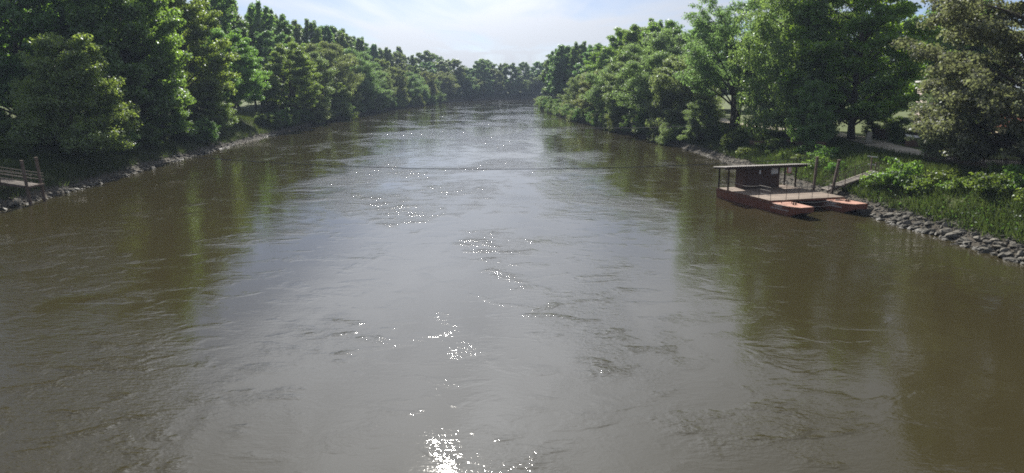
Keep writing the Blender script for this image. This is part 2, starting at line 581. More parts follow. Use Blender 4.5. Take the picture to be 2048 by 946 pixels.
LB, RB = smooth_line(LEFT), smooth_line(RIGHT)
POLY = np.vstack([LB, RB[::-1]])


def bank_dist(P):
    """Signed distance to the waterline, positive on land. P (N,2)."""
    P = np.atleast_2d(np.asarray(P, float))
    d = np.full(len(P), 1e9)
    inside = np.zeros(len(P), bool)
    for line in (LB, RB):
        for a, b in zip(line[:-1], line[1:]):
            ab = b - a
            t = np.clip(((P - a) @ ab) / (ab @ ab), 0, 1)
            q = a + t[:, None] * ab
            d = np.minimum(d, np.hypot(P[:, 0] - q[:, 0], P[:, 1] - q[:, 1]))
    j = len(POLY) - 1
    for i in range(len(POLY)):
        xi, yi = POLY[i]
        xj, yj = POLY[j]
        if yi != yj:
            c = ((yi > P[:, 1]) != (yj > P[:, 1])) & (P[:, 0] < (xj - xi) * (P[:, 1] - yi) / (yj - yi) + xi)
            inside ^= c
        j = i
    return np.where(inside, -d, d)


def wob(x, y):
    return (0.5 * np.sin(x * 0.31 + 1.3) * np.cos(y * 0.23) + 0.3 * np.sin(y * 0.57 + x * 0.2) + 0.2 * np.sin(x * 1.1 - y * 0.9))


def ground_h(P):
    P = np.atleast_2d(np.asarray(P, float))
    d = bank_dist(P)
    w = wob(P[:, 0], P[:, 1])
    d = d + 0.35 * w
    z = np.interp(d, [-12, -4, -1, 0, 1.8, 4.5, 8, 14, 40, 200], [-2.0, -1.6, -0.5, 0.0, 0.95, 2.1, 3.1, 3.35, 3.6, 4.2])
    return z + np.where(d > 1.0, 0.14 * w * np.clip((d - 1) / 4, 0, 1), 0)


def gz(x, y):
    return float(ground_h([(x, y)])[0])


def axis(parts):
    out = []
    for a, b, s in parts:
        out += list(np.arange(a, b - 1e-6, s))
    return np.array(out)


gx = np.concatenate([-np.geomspace(900, 110, 12)[:-1], axis([(-110, -58, 2.0), (-58, -36, 0.6), (-36, 8, 3.0), (8, 46, 0.6), (46, 120, 2.0)]), np.geomspace(120, 900, 12)])
gy = np.concatenate([axis([(-420, 30, 30), (30, 130, 1.0), (130, 300, 2.0), (300, 640, 4.0)]), np.geomspace(640, 1100, 8)])
X, Y = np.meshgrid(gx, gy)
Z = ground_h(np.column_stack([X.ravel(), Y.ravel()]))
nx, ny = len(gx), len(gy)
idx = np.arange(nx * ny).reshape(ny, nx)
faces = np.stack([idx[:-1, :-1], idx[:-1, 1:], idx[1:, 1:], idx[1:, :-1]], -1).reshape(-1, 4)
me = bpy.data.meshes.new('ground')
me.vertices.add(nx * ny)
me.vertices.foreach_set('co', np.column_stack([X.ravel(), Y.ravel(), Z]).astype(np.float32).ravel())
me.loops.add(faces.size)
me.loops.foreach_set('vertex_index', faces.astype(np.int32).ravel())
me.polygons.add(len(faces))
me.polygons.foreach_set('loop_start', np.arange(0, faces.size, 4, dtype=np.int32))
me.polygons.foreach_set('loop_total', np.full(len(faces), 4, dtype=np.int32))
me.polygons.foreach_set('use_smooth', np.ones(len(faces), bool))
me.materials.append(M['ground'])
me.update(calc_edges=True)
ground = tag(link_mesh('ground', me), kind='structure')

river = MB()
river.add([(-80, -410, 0), (80, -410, 0), (80, 380, 0), (700, 480, 0), (700, 700, 0), (-80, 700, 0)], [(0, 1, 2, 3, 4, 5)])
river = tag(river.build('river', M['water']), kind='structure')


# ------------------------------------------------------------------ paths on the right bank
def ribbon(name, pts, width, mat, lift=0.03, step=1.0):
    P = np.array(pts, float)
    seg = np.hypot(*(P[1:] - P[:-1]).T)
    s = np.concatenate([[0], np.cumsum(seg)])
    t = np.arange(0, s[-1], step)
    c = np.column_stack([np.interp(t, s, P[:, 0]), np.interp(t, s, P[:, 1])])
    for _ in range(6):
        c[1:-1] = (c[:-2] + 2 * c[1:-1] + c[2:]) / 4
    tg = np.gradient(c, axis=0)
    tg /= np.linalg.norm(tg, axis=1)[:, None]
    nr = np.column_stack([-tg[:, 1], tg[:, 0]])
    m = MB()
    K = 7
    offs = np.linspace(-0.5, 0.5, K)
    rows = []
    for i, o in enumerate(offs):
        wv = width * (1 + 0.10 * np.sin(t * 0.7 + (1 if o > 0 else 4)) + 0.06 * np.sin(t * 1.9))
        q = c + nr * (o * wv)[:, None]
        rows.append(np.column_stack([q, ground_h(q) + lift]))
    V = np.stack(rows, 1).reshape(-1, 3)
    fs = [(i * K + j, i * K + j + 1, (i + 1) * K + j + 1, (i + 1) * K + j) for i in range(len(t) - 1) for j in range(K - 1)]
    m.add(V, fs)
    return tag(m.build(name, mat, smooth=True), kind='structure')


ribbon('sandy_path', [(49.5, 66), (45.5, 76), (44.3, 84), (46.5, 97), (49, 112), (47, 124), (43, 132), (41, 142), (44, 165), (48, 200)], 3.6, M['sand'], 0.07)
ribbon('footpath', [(35.0, 70.4), (37.5, 71.5), (40.5, 74.0), (43, 78)], 1.6, M['concrete'], 0.06, 0.5)

# ================================================================== stones along the water
rng = np.random.default_rng(11)


def rock_mesh(seed, mat):
    import bmesh
    r = np.random.default_rng(seed)
    bm = bmesh.new()
    bmesh.ops.create_icosphere(bm, subdivisions=2, radius=1.0)
    planes = [(r.normal(size=3), r.uniform(0.35, 0.8)) for _ in range(9)]
    for v in bm.verts:
        p = np.array(v.co)
        for nrm, dd in planes:
            nn = nrm / np.linalg.norm(nrm)
            k = p @ nn
            if k > dd:
                p = p - nn * (k - dd) * 0.92
        p += r.normal(size=3) * 0.03
        v.co = p * np.array([1.15, 0.9, 0.62])
    me = bpy.data.meshes.new('stone')
    bm.to_mesh(me)
    bm.free()
    me.materials.append(mat)
    return me


ROCKS = [rock_mesh(100 + i, M['stone']) for i in range(9)]


def line_at(line, s):
    seg = np.hypot(*(line[1:] - line[:-1]).T)
    c = np.concatenate([[0], np.cumsum(seg)])
    return np.array([np.interp(s, c, line[:, 0]), np.interp(s, c, line[:, 1])])


def line_by_y(line, y):
    k = line[:, 1] < 445
    return np.interp(y, line[k, 1], line[k, 0])


def embankment(name, line, sgn, y0, y1, n_obj, n_stuff, smin, smax, dmax, seed, y_far):
    r = np.random.default_rng(seed)
    base = bpy.data.objects.new(name, None)
    col.objects.link(base)
    tag(base, kind='structure')
    for i in range(n_obj):
        yy = y0 + (y1 - y0) * (r.random() ** 1.15)
        d = -0.35 + (dmax + 0.35) * r.random() ** 1.3
        xx = line_by_y(line, yy) + sgn * d
        s = r.uniform(smin, smax) * (1.35 - 0.5 * d / dmax) * (1.55 if r.random() < 0.10 else 1)
        o = bpy.data.objects.new('stone', ROCKS[i % len(ROCKS)])
        col.objects.link(o)
        o.parent = base
        o.location = (xx, yy, gz(xx, yy) + s * 0.12)
        o.rotation_euler = (r.uniform(-.35, .35), r.uniform(-.35, .35), r.uniform(0, 6.28))
        o.scale = (s * r.uniform(.8, 1.35), s * r.uniform(.75, 1.1), s * r.uniform(.75, 1.15))
    # the rest of the stones, too many and too small to pick out singly
    V, F, k = [], [], 0
    for i in range(n_stuff):
        yy = y0 + (y_far - y0) * (r.random() ** 1.4)
        d = -0.4 + (dmax + 0.5) * r.random()
        xx = line_by_y(line, yy) + sgn * d
        s = r.uniform(smin * 0.6, smin * 1.25) * (1 + 0.004 * max(0, yy - 100))
        me = ROCKS[i % len(ROCKS)]
        if i < len(ROCKS):
            pass
        v = RV[i % len(ROCKS)]
        rot = np.array(Euler((r.uniform(-.4, .4), r.uniform(-.4, .4), r.uniform(0, 6.28))).to_matrix())
        p = (v * s * r.uniform(.75, 1.25, 3)) @ rot.T + np.array([xx, yy, 0])
        V.append(p)
        F.append(RF + k)
        k += len(v)
    V = np.vstack(V)
    cz = ground_h(V[:, :2].reshape(-1, len(RV[0]), 2).mean(1))
    V[:, 2] += np.repeat(cz, len(RV[0]))
    F = np.vstack(F)
    verts = V[F].reshape(-1, 3)
    o = link_mesh('small_stones', quads_mesh('small_stones', verts, M['stone'], 3), base)
    o['kind'] = 'stuff'
    return base


import bmesh as _bm
RV, RF = [], None
_r = np.random.default_rng(5)
for i in range(len(ROCKS)):
    b = _bm.new()
    _bm.ops.create_icosphere(b, subdivisions=1, radius=1.0)
    vv = np.array([v.co[:] for v in b.verts]) * (1 + _r.uniform(-.25, .18, (len(b.verts), 1))) * np.array([1.1, .9, .6])
    RV.append(vv)
    RF = np.array([[v.index for v in f.verts] for f in b.faces])
    b.free()

embankment('stone_embankment_right', RB, 1, 42, 64, 300, 2600, 0.12, 0.36, 1.9, 21, 125)
embankment('stone_embankment_left', LB, -1, 62, 135, 300, 2600, 0.13, 0.32, 1.15, 22, 215)

# ================================================================== plants
def unit(a):
    return a / (np.linalg.norm(a, axis=-1, keepdims=True) + 1e-9)


def leaf_verts(c, nrm, axis_, size, aspect=0.55, fold=0.12):
    """diamond leaves: base, side, tip, side with a folded midrib"""
    t = unit(axis_ - nrm * np.sum(axis_ * nrm, -1, keepdims=True))
    s = np.cross(nrm, t)
    L = size[:, None]
    base = c - t * L * 0.5
    tip = c + t * L * 0.5
    l = c + s * L * aspect * 0.5 + nrm * L * fold - t * L * 0.05
    r_ = c - s * L * aspect * 0.5 + nrm * L * fold - t * L * 0.05
    return np.stack([base, l, tip, r_], 1).reshape(-1, 3)


def bez(p0, p1, p2, n):
    t = np.linspace(0, 1, n)[:, None]
    return (1 - t) ** 2 * p0 + 2 * t * (1 - t) * p1 + t ** 2 * p2


def gen_tree(name, seed, H, Rad, crown0, prof, limbs, leaves, lsize, leafmat, barkmat, trunk_r=0.4, rise=0.35, droop=0.1, clump=(0.8, 1.3), flat=0.55,
             subs=6, stems=1, lean=0.0, aspect=0.6, weep=0.0, shell=0.5, up_bias=0.45, spread=0.25, top=0.93):
    """Skeleton of trunk, limbs and twigs; leaves spread in clumps along the outer twigs."""
    r = np.random.default_rng(seed)
    wood = MB()
    centres, radii = [], []
    stems_p = []
    for s in range(stems):
        az = 2 * math.pi * s / max(stems, 1) + r.uniform(-.4, .4)
        off = np.array([math.cos(az), math.sin(az), 0]) * (0.0 if stems == 1 else trunk_r * 1.1)
        tipo = np.array([math.cos(az), math.sin(az), 0]) * (Rad * (0.05 if stems == 1 else 0.38)) + np.array([lean, 0, 0]) * H * 0.2
        h = H * top * (1 if s == 0 else r.uniform(.8, .98))
        p = bez(off + np.array([0, 0, -0.4]), off * 1.5 + np.array([r.uniform(-.3, .3), r.uniform(-.3, .3), h * 0.5]), tipo + np.array([0, 0, h]), 9)
        p[1:-1, :2] += r.normal(size=(7, 2)) * 0.012 * H * np.linspace(0.3, 1, 7)[:, None]
        tr = trunk_r * (1.0 if stems == 1 else 0.8)
        rad = tr * np.array([1.45, 1.0, .88, .76, .62, .47, .32, .18, .06])
        wood.tube(p, rad, 8)
        stems_p.append(p)
    for i in range(limbs):
        p = stems_p[i % stems]
        f = (i + r.uniform(0.1, .9)) / limbs
        t = crown0 + (0.97 - crown0) * f                     # height of the limb TIP as a share of the tree height
        e = prof(t)
        az = i * 2.39996 + r.uniform(-.5, .5)
        ln = Rad * e * r.uniform(0.72, 1.12)
        zt = H * t
        z0 = max(zt - ln * rise * r.uniform(.7, 1.4) - 0.06 * H, H * crown0 * 0.55)
        k = np.interp(z0, p[:, 2], np.arange(len(p)))
        st = np.array([np.interp(k, np.arange(len(p)), p[:, j]) for j in range(3)])
        k2 = np.interp(zt, p[:, 2], np.arange(len(p)))
        cx = np.array([np.interp(k2, np.arange(len(p)), p[:, j]) for j in range(3)])
        dirv = np.array([math.cos(az), math.sin(az), 0])
        tip = np.array([cx[0], cx[1], zt]) + dirv * ln - np.array([0, 0, droop * ln])
        mid = st * 0.45 + tip * 0.55 + np.array([0, 0, 0.16 * ln])
        lp = bez(st, mid, tip, 7)
        lr = trunk_r * np.clip(ln / Rad, .3, 1) * 0.42 * np.linspace(1, 0.12, 7)
        wood.tube(lp, lr, 5, cap=False)
        ns = max(2, int(round(subs * (0.45 + 0.55 * e))))
        for j in range(ns):
            q = 0.38 + 0.62 * (j + r.uniform(.2, .8)) / ns
            a = np.array([np.interp(q * 6, np.arange(7), lp[:, m]) for m in range(3)])
            side = (1 if j % 2 else -1) * r.uniform(.35, 1.1)
            dv = np.array([math.cos(az + side), math.sin(az + side), r.uniform(-.12, .38)])
            sl = ln * r.uniform(spread, spread + 0.2) * (1.15 - 0.5 * q) + 0.35
            b = a + dv * sl
            wood.tube(np.array([a, (a + b) / 2 + np.array([0, 0, .06 * sl]), b]), [lr[3] * .5, lr[3] * .3, lr[3] * .1], 3, cap=False)
            for u in (0.55, 1.0):
                centres.append(a + (b - a) * u + r.normal(size=3) * 0.12)
                radii.append(r.uniform(*clump) * (0.75 + 0.25 * e))
        centres.append(lp[-1])
        radii.append(r.uniform(*clump))
        centres.append(lp[-2])
        radii.append(r.uniform(*clump))
    centres, radii = np.array(centres), np.array(radii)
    w = radii ** 2
    cnt = np.maximum(3, (leaves * w / w.sum()).astype(int))
    ci = np.repeat(np.arange(len(centres)), cnt)
    n = len(ci)
    dv = unit(r.normal(size=(n, 3)))
    rr = r.random(n) ** shell
    ofs = dv * (rr * radii[ci])[:, None] * np.array([1, 1, flat])
    c = centres[ci] + ofs
    if weep > 0:                                            # hanging strands
        st_id = r.integers(0, 7, n)
        key = ci * 7 + st_id
        jit = np.random.default_rng(seed + 1).normal(size=(key.max() + 1, 2)) * 0.55
        ll = np.random.default_rng(seed + 2).uniform(0.4, 1.0, key.max() + 1) * weep
        dep = r.random(n)
        c = centres[ci] + np.column_stack([jit[key] * radii[ci][:, None] + r.normal(size=(n, 2)) * 0.10, -dep * ll[key] + r.normal(size=n) * 0.1])
    nrm = unit(dv * 0.55 + np.array([0, 0, up_bias]) + r.normal(size=(n, 3)) * 0.55)
    ax = unit(dv * np.array([1, 1, 0.2]) + r.normal(size=(n, 3)) * 0.5 + np.array([0, 0, -0.35 - weep]))
    if weep > 0:
        nrm = unit(r.normal(size=(n, 3)) * np.array([1, 1, .5]) + np.array([0, 0, .2]))
    sz = lsize * r.uniform(.65, 1.4, n)
    V = leaf_verts(c, nrm, ax, sz, aspect)
    root = empty(name)
    link_mesh('trunk', wood.mesh('trunk', barkmat, True), root)
    link_mesh('crown', quads_mesh('crown', V, leafmat), root)
    root['h0'] = H
    return root


def prof_round(t):
    return max(0.12, math.sin(math.pi * min(1, max(0, (t - 0.02) / 1.02)) ** 0.85) ** 0.7)


def prof_broad(t):       # widest low, rounded top
    return max(0.25, (1 - max(0, t - 0.25) ** 2.6 * 1.5)) * (0.75 + 0.25 * min(1, t / 0.3))


def prof_tall(t):
    return max(0.3, 1 - abs(t - 0.45) ** 2.4 * 2.4)


def prof_poplar(t):
    return max(0.16, 1.0 - max(0, t - 0.35) * 1.25)


def prof_dome(t):
    return max(0.15, math.sqrt(max(0.02, 1 - (max(0, t - 0.12) / 0.9) ** 2)))


PROTO = {}
PROTO['oak'] = gen_tree('broadleaf_tree', 1, 26, 7.6, 0.17, prof_tall, 56, 88000, 0.36, M['leaf_oak'], M['bark'], 0.5, aspect=.8, rise=.55, droop=.05, clump=(.8, 1.45), flat=.6, subs=8, up_bias=.6, shell=.5)
PROTO['oak_b'] = gen_tree('broadleaf_tree', 2, 26, 8.2, 0.12, prof_broad, 56, 80000, 0.37, M['leaf_oak'], M['bark'], 0.5, aspect=.8, rise=.5, droop=.08, clump=(.8, 1.45), flat=.55, subs=8, up_bias=.6, shell=.5)
PROTO['linden'] = gen_tree('linden_tree', 3, 20, 7.0, 0.20, prof_round, 46, 64000, 0.35, M['leaf_linden'], M['bark'], 0.36, rise=.45, droop=.02, clump=(.75, 1.3), flat=.6, subs=7)
PROTO['beech'] = gen_tree('beech_tree', 4, 14, 5.2, 0.08, prof_dome, 44, 54000, 0.28, M['leaf_linden'], M['bark'], 0.22, rise=.45, droop=.14, clump=(.65, 1.2), flat=.75, subs=7, up_bias=.5)
PROTO['willow'] = gen_tree('willow_tree', 5, 15, 6.0, 0.06, prof_dome, 50, 62000, 0.33, M['leaf_willow'], M['bark'], 0.3, rise=.5, droop=.05, clump=(.75, 1.35), flat=.75, subs=7, aspect=.5, stems=2, shell=.42)
PROTO['willow_b'] = gen_tree('willow_tree', 6, 15, 6.4, 0.05, prof_round, 50, 60000, 0.33, M['leaf_willow'], M['bark'], 0.3, rise=.5, droop=.08, clump=(.8, 1.45), flat=.75, subs=7, aspect=.5, stems=3, shell=.42)
PROTO['big_willow'] = gen_tree('willow_tree', 7, 23, 8.2, 0.32, prof_tall, 48, 62000, 0.33, M['leaf_willow'], M['bark'], 0.45, rise=.7, droop=-.02, clump=(.7, 1.25), flat=.7, subs=7, aspect=.5, stems=3, shell=.5)
PROTO['birch'] = gen_tree('birch_tree', 8, 27, 5.0, 0.10, prof_tall, 54, 72000, 0.24, M['leaf_birch'], M['bark_pale'], 0.28, rise=.6, droop=.15, clump=(.7, 1.1), subs=7, weep=2.6, aspect=.6)
PROTO['maple'] = gen_tree('maple_tree', 9, 27, 7.4, 0.12, prof_tall, 56, 86000, 0.34, M['leaf_maple'], M['bark'], 0.38, rise=.35, droop=.08, clump=(.75, 1.3), flat=.5, subs=8, aspect=.85, up_bias=.6)
PROTO['white_poplar'] = gen_tree('white_poplar_tree', 10, 25, 8.2, 0.07, prof_tall, 66, 110000, 0.26, M['leaf_white'], M['bark'], 0.42, rise=.3, droop=.16, clump=(.7, 1.25), flat=.6, subs=8, aspect=.85, up_bias=.3, spread=.32)
PROTO['poplar'] = gen_tree('poplar_tree', 12, 28, 3.9, 0.15, prof_poplar, 46, 34000, 0.45, M['leaf_poplar'], M['bark_pale'], 0.3, rise=1.1, droop=-.1, clump=(.55, .95), flat=1.1, subs=5, aspect=.8)
PROTO['poplar_b'] = gen_tree('poplar_tree', 13, 28, 4.4, 0.18, prof_tall, 46, 34000, 0.45, M['leaf_poplar'], M['bark_pale'], 0.3, rise=1.0, droop=-.1, clump=(.55, 1.0), flat=1.1, subs=5, aspect=.8)
PROTO['far'] = gen_tree('woodland_tree', 14, 22, 5.6, 0.15, prof_tall, 38, 18000, 0.62, M['leaf_far'], M['bark'], 0.3, rise=.5, clump=(.8, 1.4), flat=.8, subs=5, aspect=.8)
PROTO['far_b'] = gen_tree('woodland_tree', 15, 22, 6.2, 0.12, prof_round, 38, 18000, 0.62, M['leaf_far'], M['bark'], 0.3, rise=.5, clump=(.8, 1.5), flat=.8, subs=5, aspect=.8)
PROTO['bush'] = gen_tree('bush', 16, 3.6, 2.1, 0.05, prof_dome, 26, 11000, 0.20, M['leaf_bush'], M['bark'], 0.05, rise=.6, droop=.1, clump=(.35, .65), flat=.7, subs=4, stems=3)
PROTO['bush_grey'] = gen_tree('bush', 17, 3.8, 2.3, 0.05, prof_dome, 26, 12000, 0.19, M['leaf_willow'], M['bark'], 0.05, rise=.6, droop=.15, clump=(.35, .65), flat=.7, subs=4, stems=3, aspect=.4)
PROTO['herb'] = gen_tree('leafy_shrub', 18, 1.5, 0.95, 0.12, prof_round, 16, 1500, 0.17, M['leaf_herb'], M['bark'], 0.02, rise=.9, droop=0, clump=(.2, .36), flat=.7, subs=3, stems=4, aspect=.75, up_bias=.8)
FIRST = {k: True for k in PROTO}
TREE_N = 0


def plant(kind, x, y, h, w=None, rot=None, label=None, cat='tree', group=None):
    """Place a tree of the given kind, h metres tall; w scales its spread relative to h."""
    global TREE_N
    TREE_N += 1
    p = PROTO[kind]
    o = p if FIRST[kind] else copy_tree(p)
    FIRST[kind] = False
    s = h / p['h0']
    w = 1.0 if w is None else w
    o.location = (x, y, gz(x, y) - 0.05)
    o.scale = (s * w, s * w, s)
    o.rotation_euler = (0, 0, (TREE_N * 2.17) % 6.283 if rot is None else rot)
    for k in ('label', 'category', 'group'):
        if k in o:
            del o[k]
    return tag(o, label, cat, group)


# ---- left bank, near to far
plant('beech', -53.0, 91, 14.5, 1.0, 0.4, 'low spreading tree with sunlit layered boughs overhanging bank behind the wooden landing')
plant('oak', -73, 113, 28, 1.0, 1.0, 'large dark tree with thick trunk rising beside the picnic table')
plant('oak_b', -84, 98, 27, 1.0, 2.0, 'dark tree cut by the left picture edge behind the picnic table')
plant('linden', -63, 121, 25, .95, 0.2, 'tall dark tree between picnic table tree and the layered boughs')
plant('oak', -57, 114, 28, 0.95, 3.4, 'tallest dark broadleaf tree at the top of left bank slope')
plant('oak_b', -61, 140, 29, 0.85, 4.4, 'tall tree just left of the round tree on the sunlit lawn')
plant('beech', -54.5, 118, 9, 1.1, 1.9, 'low bushy tree at foot of the tallest dark broadleaf tree', 'tree')
plant('beech', -55.5, 140, 8, 1.2, 2.9, 'low bushy tree in front of the sunlit lawn gap')
plant('linden', -61, 166, 19.5, .95, 1.7, 'round crowned tree with dark trunk beside the sunlit lawn gap')
plant('linden', -55.5, 192, 19.5, .95, 4.1, 'dark round tree right of the lawn gap, branches showing through')
plant('beech', -53.5, 230, 11.5, 1.15, 0.9, 'bright low rounded tree bulging over water on the left bank')
plant('beech', -53.5, 205, 9, 1.1, 3.0, 'low dark tree under the dark round tree at left waterline')
ORD = ('first', 'second', 'third', 'fourth', 'fifth', 'sixth', 'seventh', 'eighth', 'ninth', 'tenth', 'eleventh')
for i, (x, y, h, k) in enumerate([(-60, 216, 17, 'willow'), (-60, 246, 19, 'willow_b'), (-57.5, 262, 17, 'willow'), (-60, 284, 19, 'willow_b'), (-56.5, 300, 15, 'willow'),
                                  (-55, 322, 16, 'willow_b'), (-53, 344, 14, 'willow'), (-51, 366, 15, 'willow_b'), (-48.5, 388, 14, 'willow'), (-46, 408, 13, 'willow_b'), (-44, 430, 13, 'willow')]):
    plant(k, x, y, h * (1 + .16 * math.sin(i * 2.3)), 1.0 + .2 * math.cos(i * 1.7), None, ORD[i] + ' willow of the left waterline row counted from the bright low tree', group='willows along the left bank')
for i, (x, y, h) in enumerate([(-90, 176, 24), (-66, 212, 22), (-70, 235, 22), (-68, 262, 21), (-68, 300, 20), (-66, 330, 20), (-62, 365, 19), (-58, 400, 18), (-56, 430, 18), (-80, 140, 24), (-92, 120, 24), (-95, 150, 24)]):
    plant(('linden', 'far', 'oak_b')[i % 3], x, y, h, .95, None, 'broadleaf tree in the wood behind the left bank trees', group='wood behind the left bank')
pr = np.random.default_rng(77)
for k, yy in enumerate(np.concatenate([np.arange(150, 420, 6.5), np.arange(420, 560, 11)])):
    hh = pr.uniform(26, 32.5) * (1.0 if pr.random() < .8 else .88)
    plant(('poplar', 'poplar_b', 'far')[0 if pr.random() < .45 else 1], -78 + pr.uniform(-6, 6) - .004 * (yy - 200), yy + pr.uniform(-2.5, 2.5), hh, pr.uniform(.85, 1.25), None,
          'slender poplar in the high row topping the left wood', group='poplar row behind the left bank')

# ---- right bank, near to far
plant('white_poplar', 45.5, 66, 26, 1.0, 0.6, 'tree with silvery brown green leaves cut by right picture edge')
plant('white_poplar', 43.2, 72.5, 11, 0.95, 2.4, 'low leafy tree with pale leaves hanging over the picket fence')
plant('maple', 46.3, 103, 27, 1.08, 1.3, 'tall dense fresh green maple beside the sandy path')
plant('birch', 39.8, 108, 28, 1.25, 0.3, 'weeping birch with hanging strands left of the dense maple')
plant('birch', 47, 122, 26, 1.0, 2.6, 'second weeping birch behind, between the maple and big willow')
plant('beech', 38.5, 97, 8.5, 0.75, 2.2, 'small bright yellow green tree in front of the dense maple')
plant('big_willow', 38.2, 130, 22.5, 1.0, 0.0, 'big airy willow with several leaning trunks above right bank')
plant('willow', 31.8, 127, 7.0, 1.0, 0.5, 'low spreading willow at foot of the several trunked willow')
for i, (x, y, h, k, w) in enumerate([(33.5, 147, 14, 'willow', 1.1), (31.5, 163, 15.5, 'willow_b', 1.1), (29.5, 180, 15, 'willow', 1.15), (27, 197, 13.5, 'willow_b', 1.15), (24.5, 216, 12.5, 'willow', 1.1), (23, 238, 12, 'willow_b', 1.1)]):
    plant(k, x, y, h, w, None, ORD[i] + ' billowing willow over the right waterline counted from the big airy willow', group='willows over the right waterline')
for i, (x, y, h, kind) in enumerate([(36, 180, 20, 'willow_b'), (40, 205, 24, 'linden'), (36, 214, 24, 'oak'), (43, 228, 26, 'poplar_b'), (36, 242, 25, 'linden'), (31, 262, 21, 'oak_b'), (40, 262, 25, 'far'), (31, 285, 22, 'far_b'), (53, 216, 24, 'oak_b'), (56, 215, 24, 'far'), (50, 245, 25, 'poplar')]):
    plant(kind, x, y, h, 1.0, None, 'broadleaf tree rising behind the right bank willows', group='wood behind the right bank')
for i, (x, y, h, kind) in enumerate([(20, 338, 23, 'poplar_b'), (24, 326, 24, 'far'), (27, 312, 24, 'poplar_b'), (20.5, 352, 22, 'far'), (30, 345, 23, 'far_b'), (24, 372, 22, 'far'), (36, 330, 23, 'far')]):
    plant(kind, x, y, h, 1.05, None, 'tall tree at the far tip of right bank before the bend', group='trees at the tip of the right bank')
for i, (x, y, h, kind) in enumerate([(80, 162, 22, 'linden'), (78, 135, 22, 'oak'), (66, 206, 22, 'oak_b'), (74, 172, 23, 'far'), (88, 150, 23, 'far_b'), (74, 128, 20, 'linden'), (92, 118, 22, 'oak'), (84, 100, 20, 'linden'), (72, 196, 24, 'far'), (98, 90, 22, 'oak_b')]):
    plant(kind, x, y, h, 1.0, None, 'shaded tree in the village ground behind the right bank', group='trees of the village ground')
# ---- far bank beyond the bend
r_ = np.random.default_rng(40)
seg = LB[(LB[:, 1] > 440)]
for j, (inl, hh, kinds, lab, grp, step) in enumerate([(6, 13.5, ('willow', 'willow_b', 'bush_grey'), 'rounded willow at the waterline across the river bend', 'willows across the bend', 11),
                                               (16, 21, ('far', 'far_b'), 'hazy woodland tree behind the willows across the bend', 'wood across the bend', 10),
                                               (30, 25, ('far_b', 'far', 'poplar_b'), 'hazy tall tree standing at the skyline across the bend', 'skyline trees across the bend', 11)]):
    s = 0.0
    total = np.hypot(*(seg[1:] - seg[:-1]).T).sum()
    i = 0
    while s < min(total, 330):
        p = line_at(seg, s)
        q = line_at(seg, s + 1)
        t = (q - p) / np.linalg.norm(q - p)
        nrm = np.array([-t[1], t[0]])
        c = p + nrm * (inl + r_.uniform(-2, 2))
        h = hh * r_.uniform(.70, 1.14)
        kd = kinds[i % len(kinds)] if j != 0 else kinds[i % 2]
        plant(kd, c[0], c[1], h, r_.uniform(.9, 1.45), None, lab, group=grp)
        s += step * r_.uniform(.8, 1.25)
        i += 1

# ---- bushes along the waterlines
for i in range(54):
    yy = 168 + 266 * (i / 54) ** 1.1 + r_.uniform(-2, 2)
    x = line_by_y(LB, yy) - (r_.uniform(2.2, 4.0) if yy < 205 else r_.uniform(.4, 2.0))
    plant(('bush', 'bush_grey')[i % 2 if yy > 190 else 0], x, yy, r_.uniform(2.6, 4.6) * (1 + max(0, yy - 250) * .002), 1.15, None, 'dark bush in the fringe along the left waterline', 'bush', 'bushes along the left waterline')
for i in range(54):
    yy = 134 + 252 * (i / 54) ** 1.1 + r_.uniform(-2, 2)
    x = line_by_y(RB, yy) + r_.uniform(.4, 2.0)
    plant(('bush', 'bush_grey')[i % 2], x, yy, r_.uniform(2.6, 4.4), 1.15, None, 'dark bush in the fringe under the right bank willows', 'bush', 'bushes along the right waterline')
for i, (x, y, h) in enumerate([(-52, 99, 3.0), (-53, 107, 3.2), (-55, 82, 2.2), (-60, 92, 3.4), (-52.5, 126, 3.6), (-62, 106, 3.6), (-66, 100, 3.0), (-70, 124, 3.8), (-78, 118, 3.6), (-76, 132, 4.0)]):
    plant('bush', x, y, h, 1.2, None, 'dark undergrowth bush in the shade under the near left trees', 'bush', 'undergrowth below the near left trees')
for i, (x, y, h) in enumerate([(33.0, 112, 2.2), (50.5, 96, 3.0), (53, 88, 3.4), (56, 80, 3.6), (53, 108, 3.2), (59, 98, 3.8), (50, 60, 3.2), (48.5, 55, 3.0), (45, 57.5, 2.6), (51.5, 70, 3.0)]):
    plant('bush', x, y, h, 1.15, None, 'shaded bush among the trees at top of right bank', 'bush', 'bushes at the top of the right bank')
HERBS = [(33.4, 66.8, 2.3), (34.4, 66.0, 2.7), (35.6, 64.8, 2.0), (36.2, 62.6, 2.4), (34.7, 62.2, 1.7), (34.0, 64.2, 1.8), (36.6, 60.2, 2.2), (35.4, 59.6, 1.7), (37.4, 57.6, 2.2), (36.2, 56.6, 1.6), (38.4, 55.0, 2.2),
         (36.8, 53.2, 1.5), (39.2, 52.4, 2.2), (38.0, 50.0, 1.6), (40.6, 50.4, 2.3), (39.5, 47.6, 1.9), (41.8, 54.2, 2.4), (40.0, 58.4, 2.2), (39.2, 61.6, 2.0), (42.4, 48.2, 2.4), (33.3, 79, 1.6), (34.2, 83, 1.9), (33.6, 88, 1.7),
         (34.0, 93, 1.9), (35.5, 86, 1.8), (35.8, 91, 1.9), (33.4, 98, 1.9), (35.0, 101, 2.0), (32.6, 104, 1.7)]
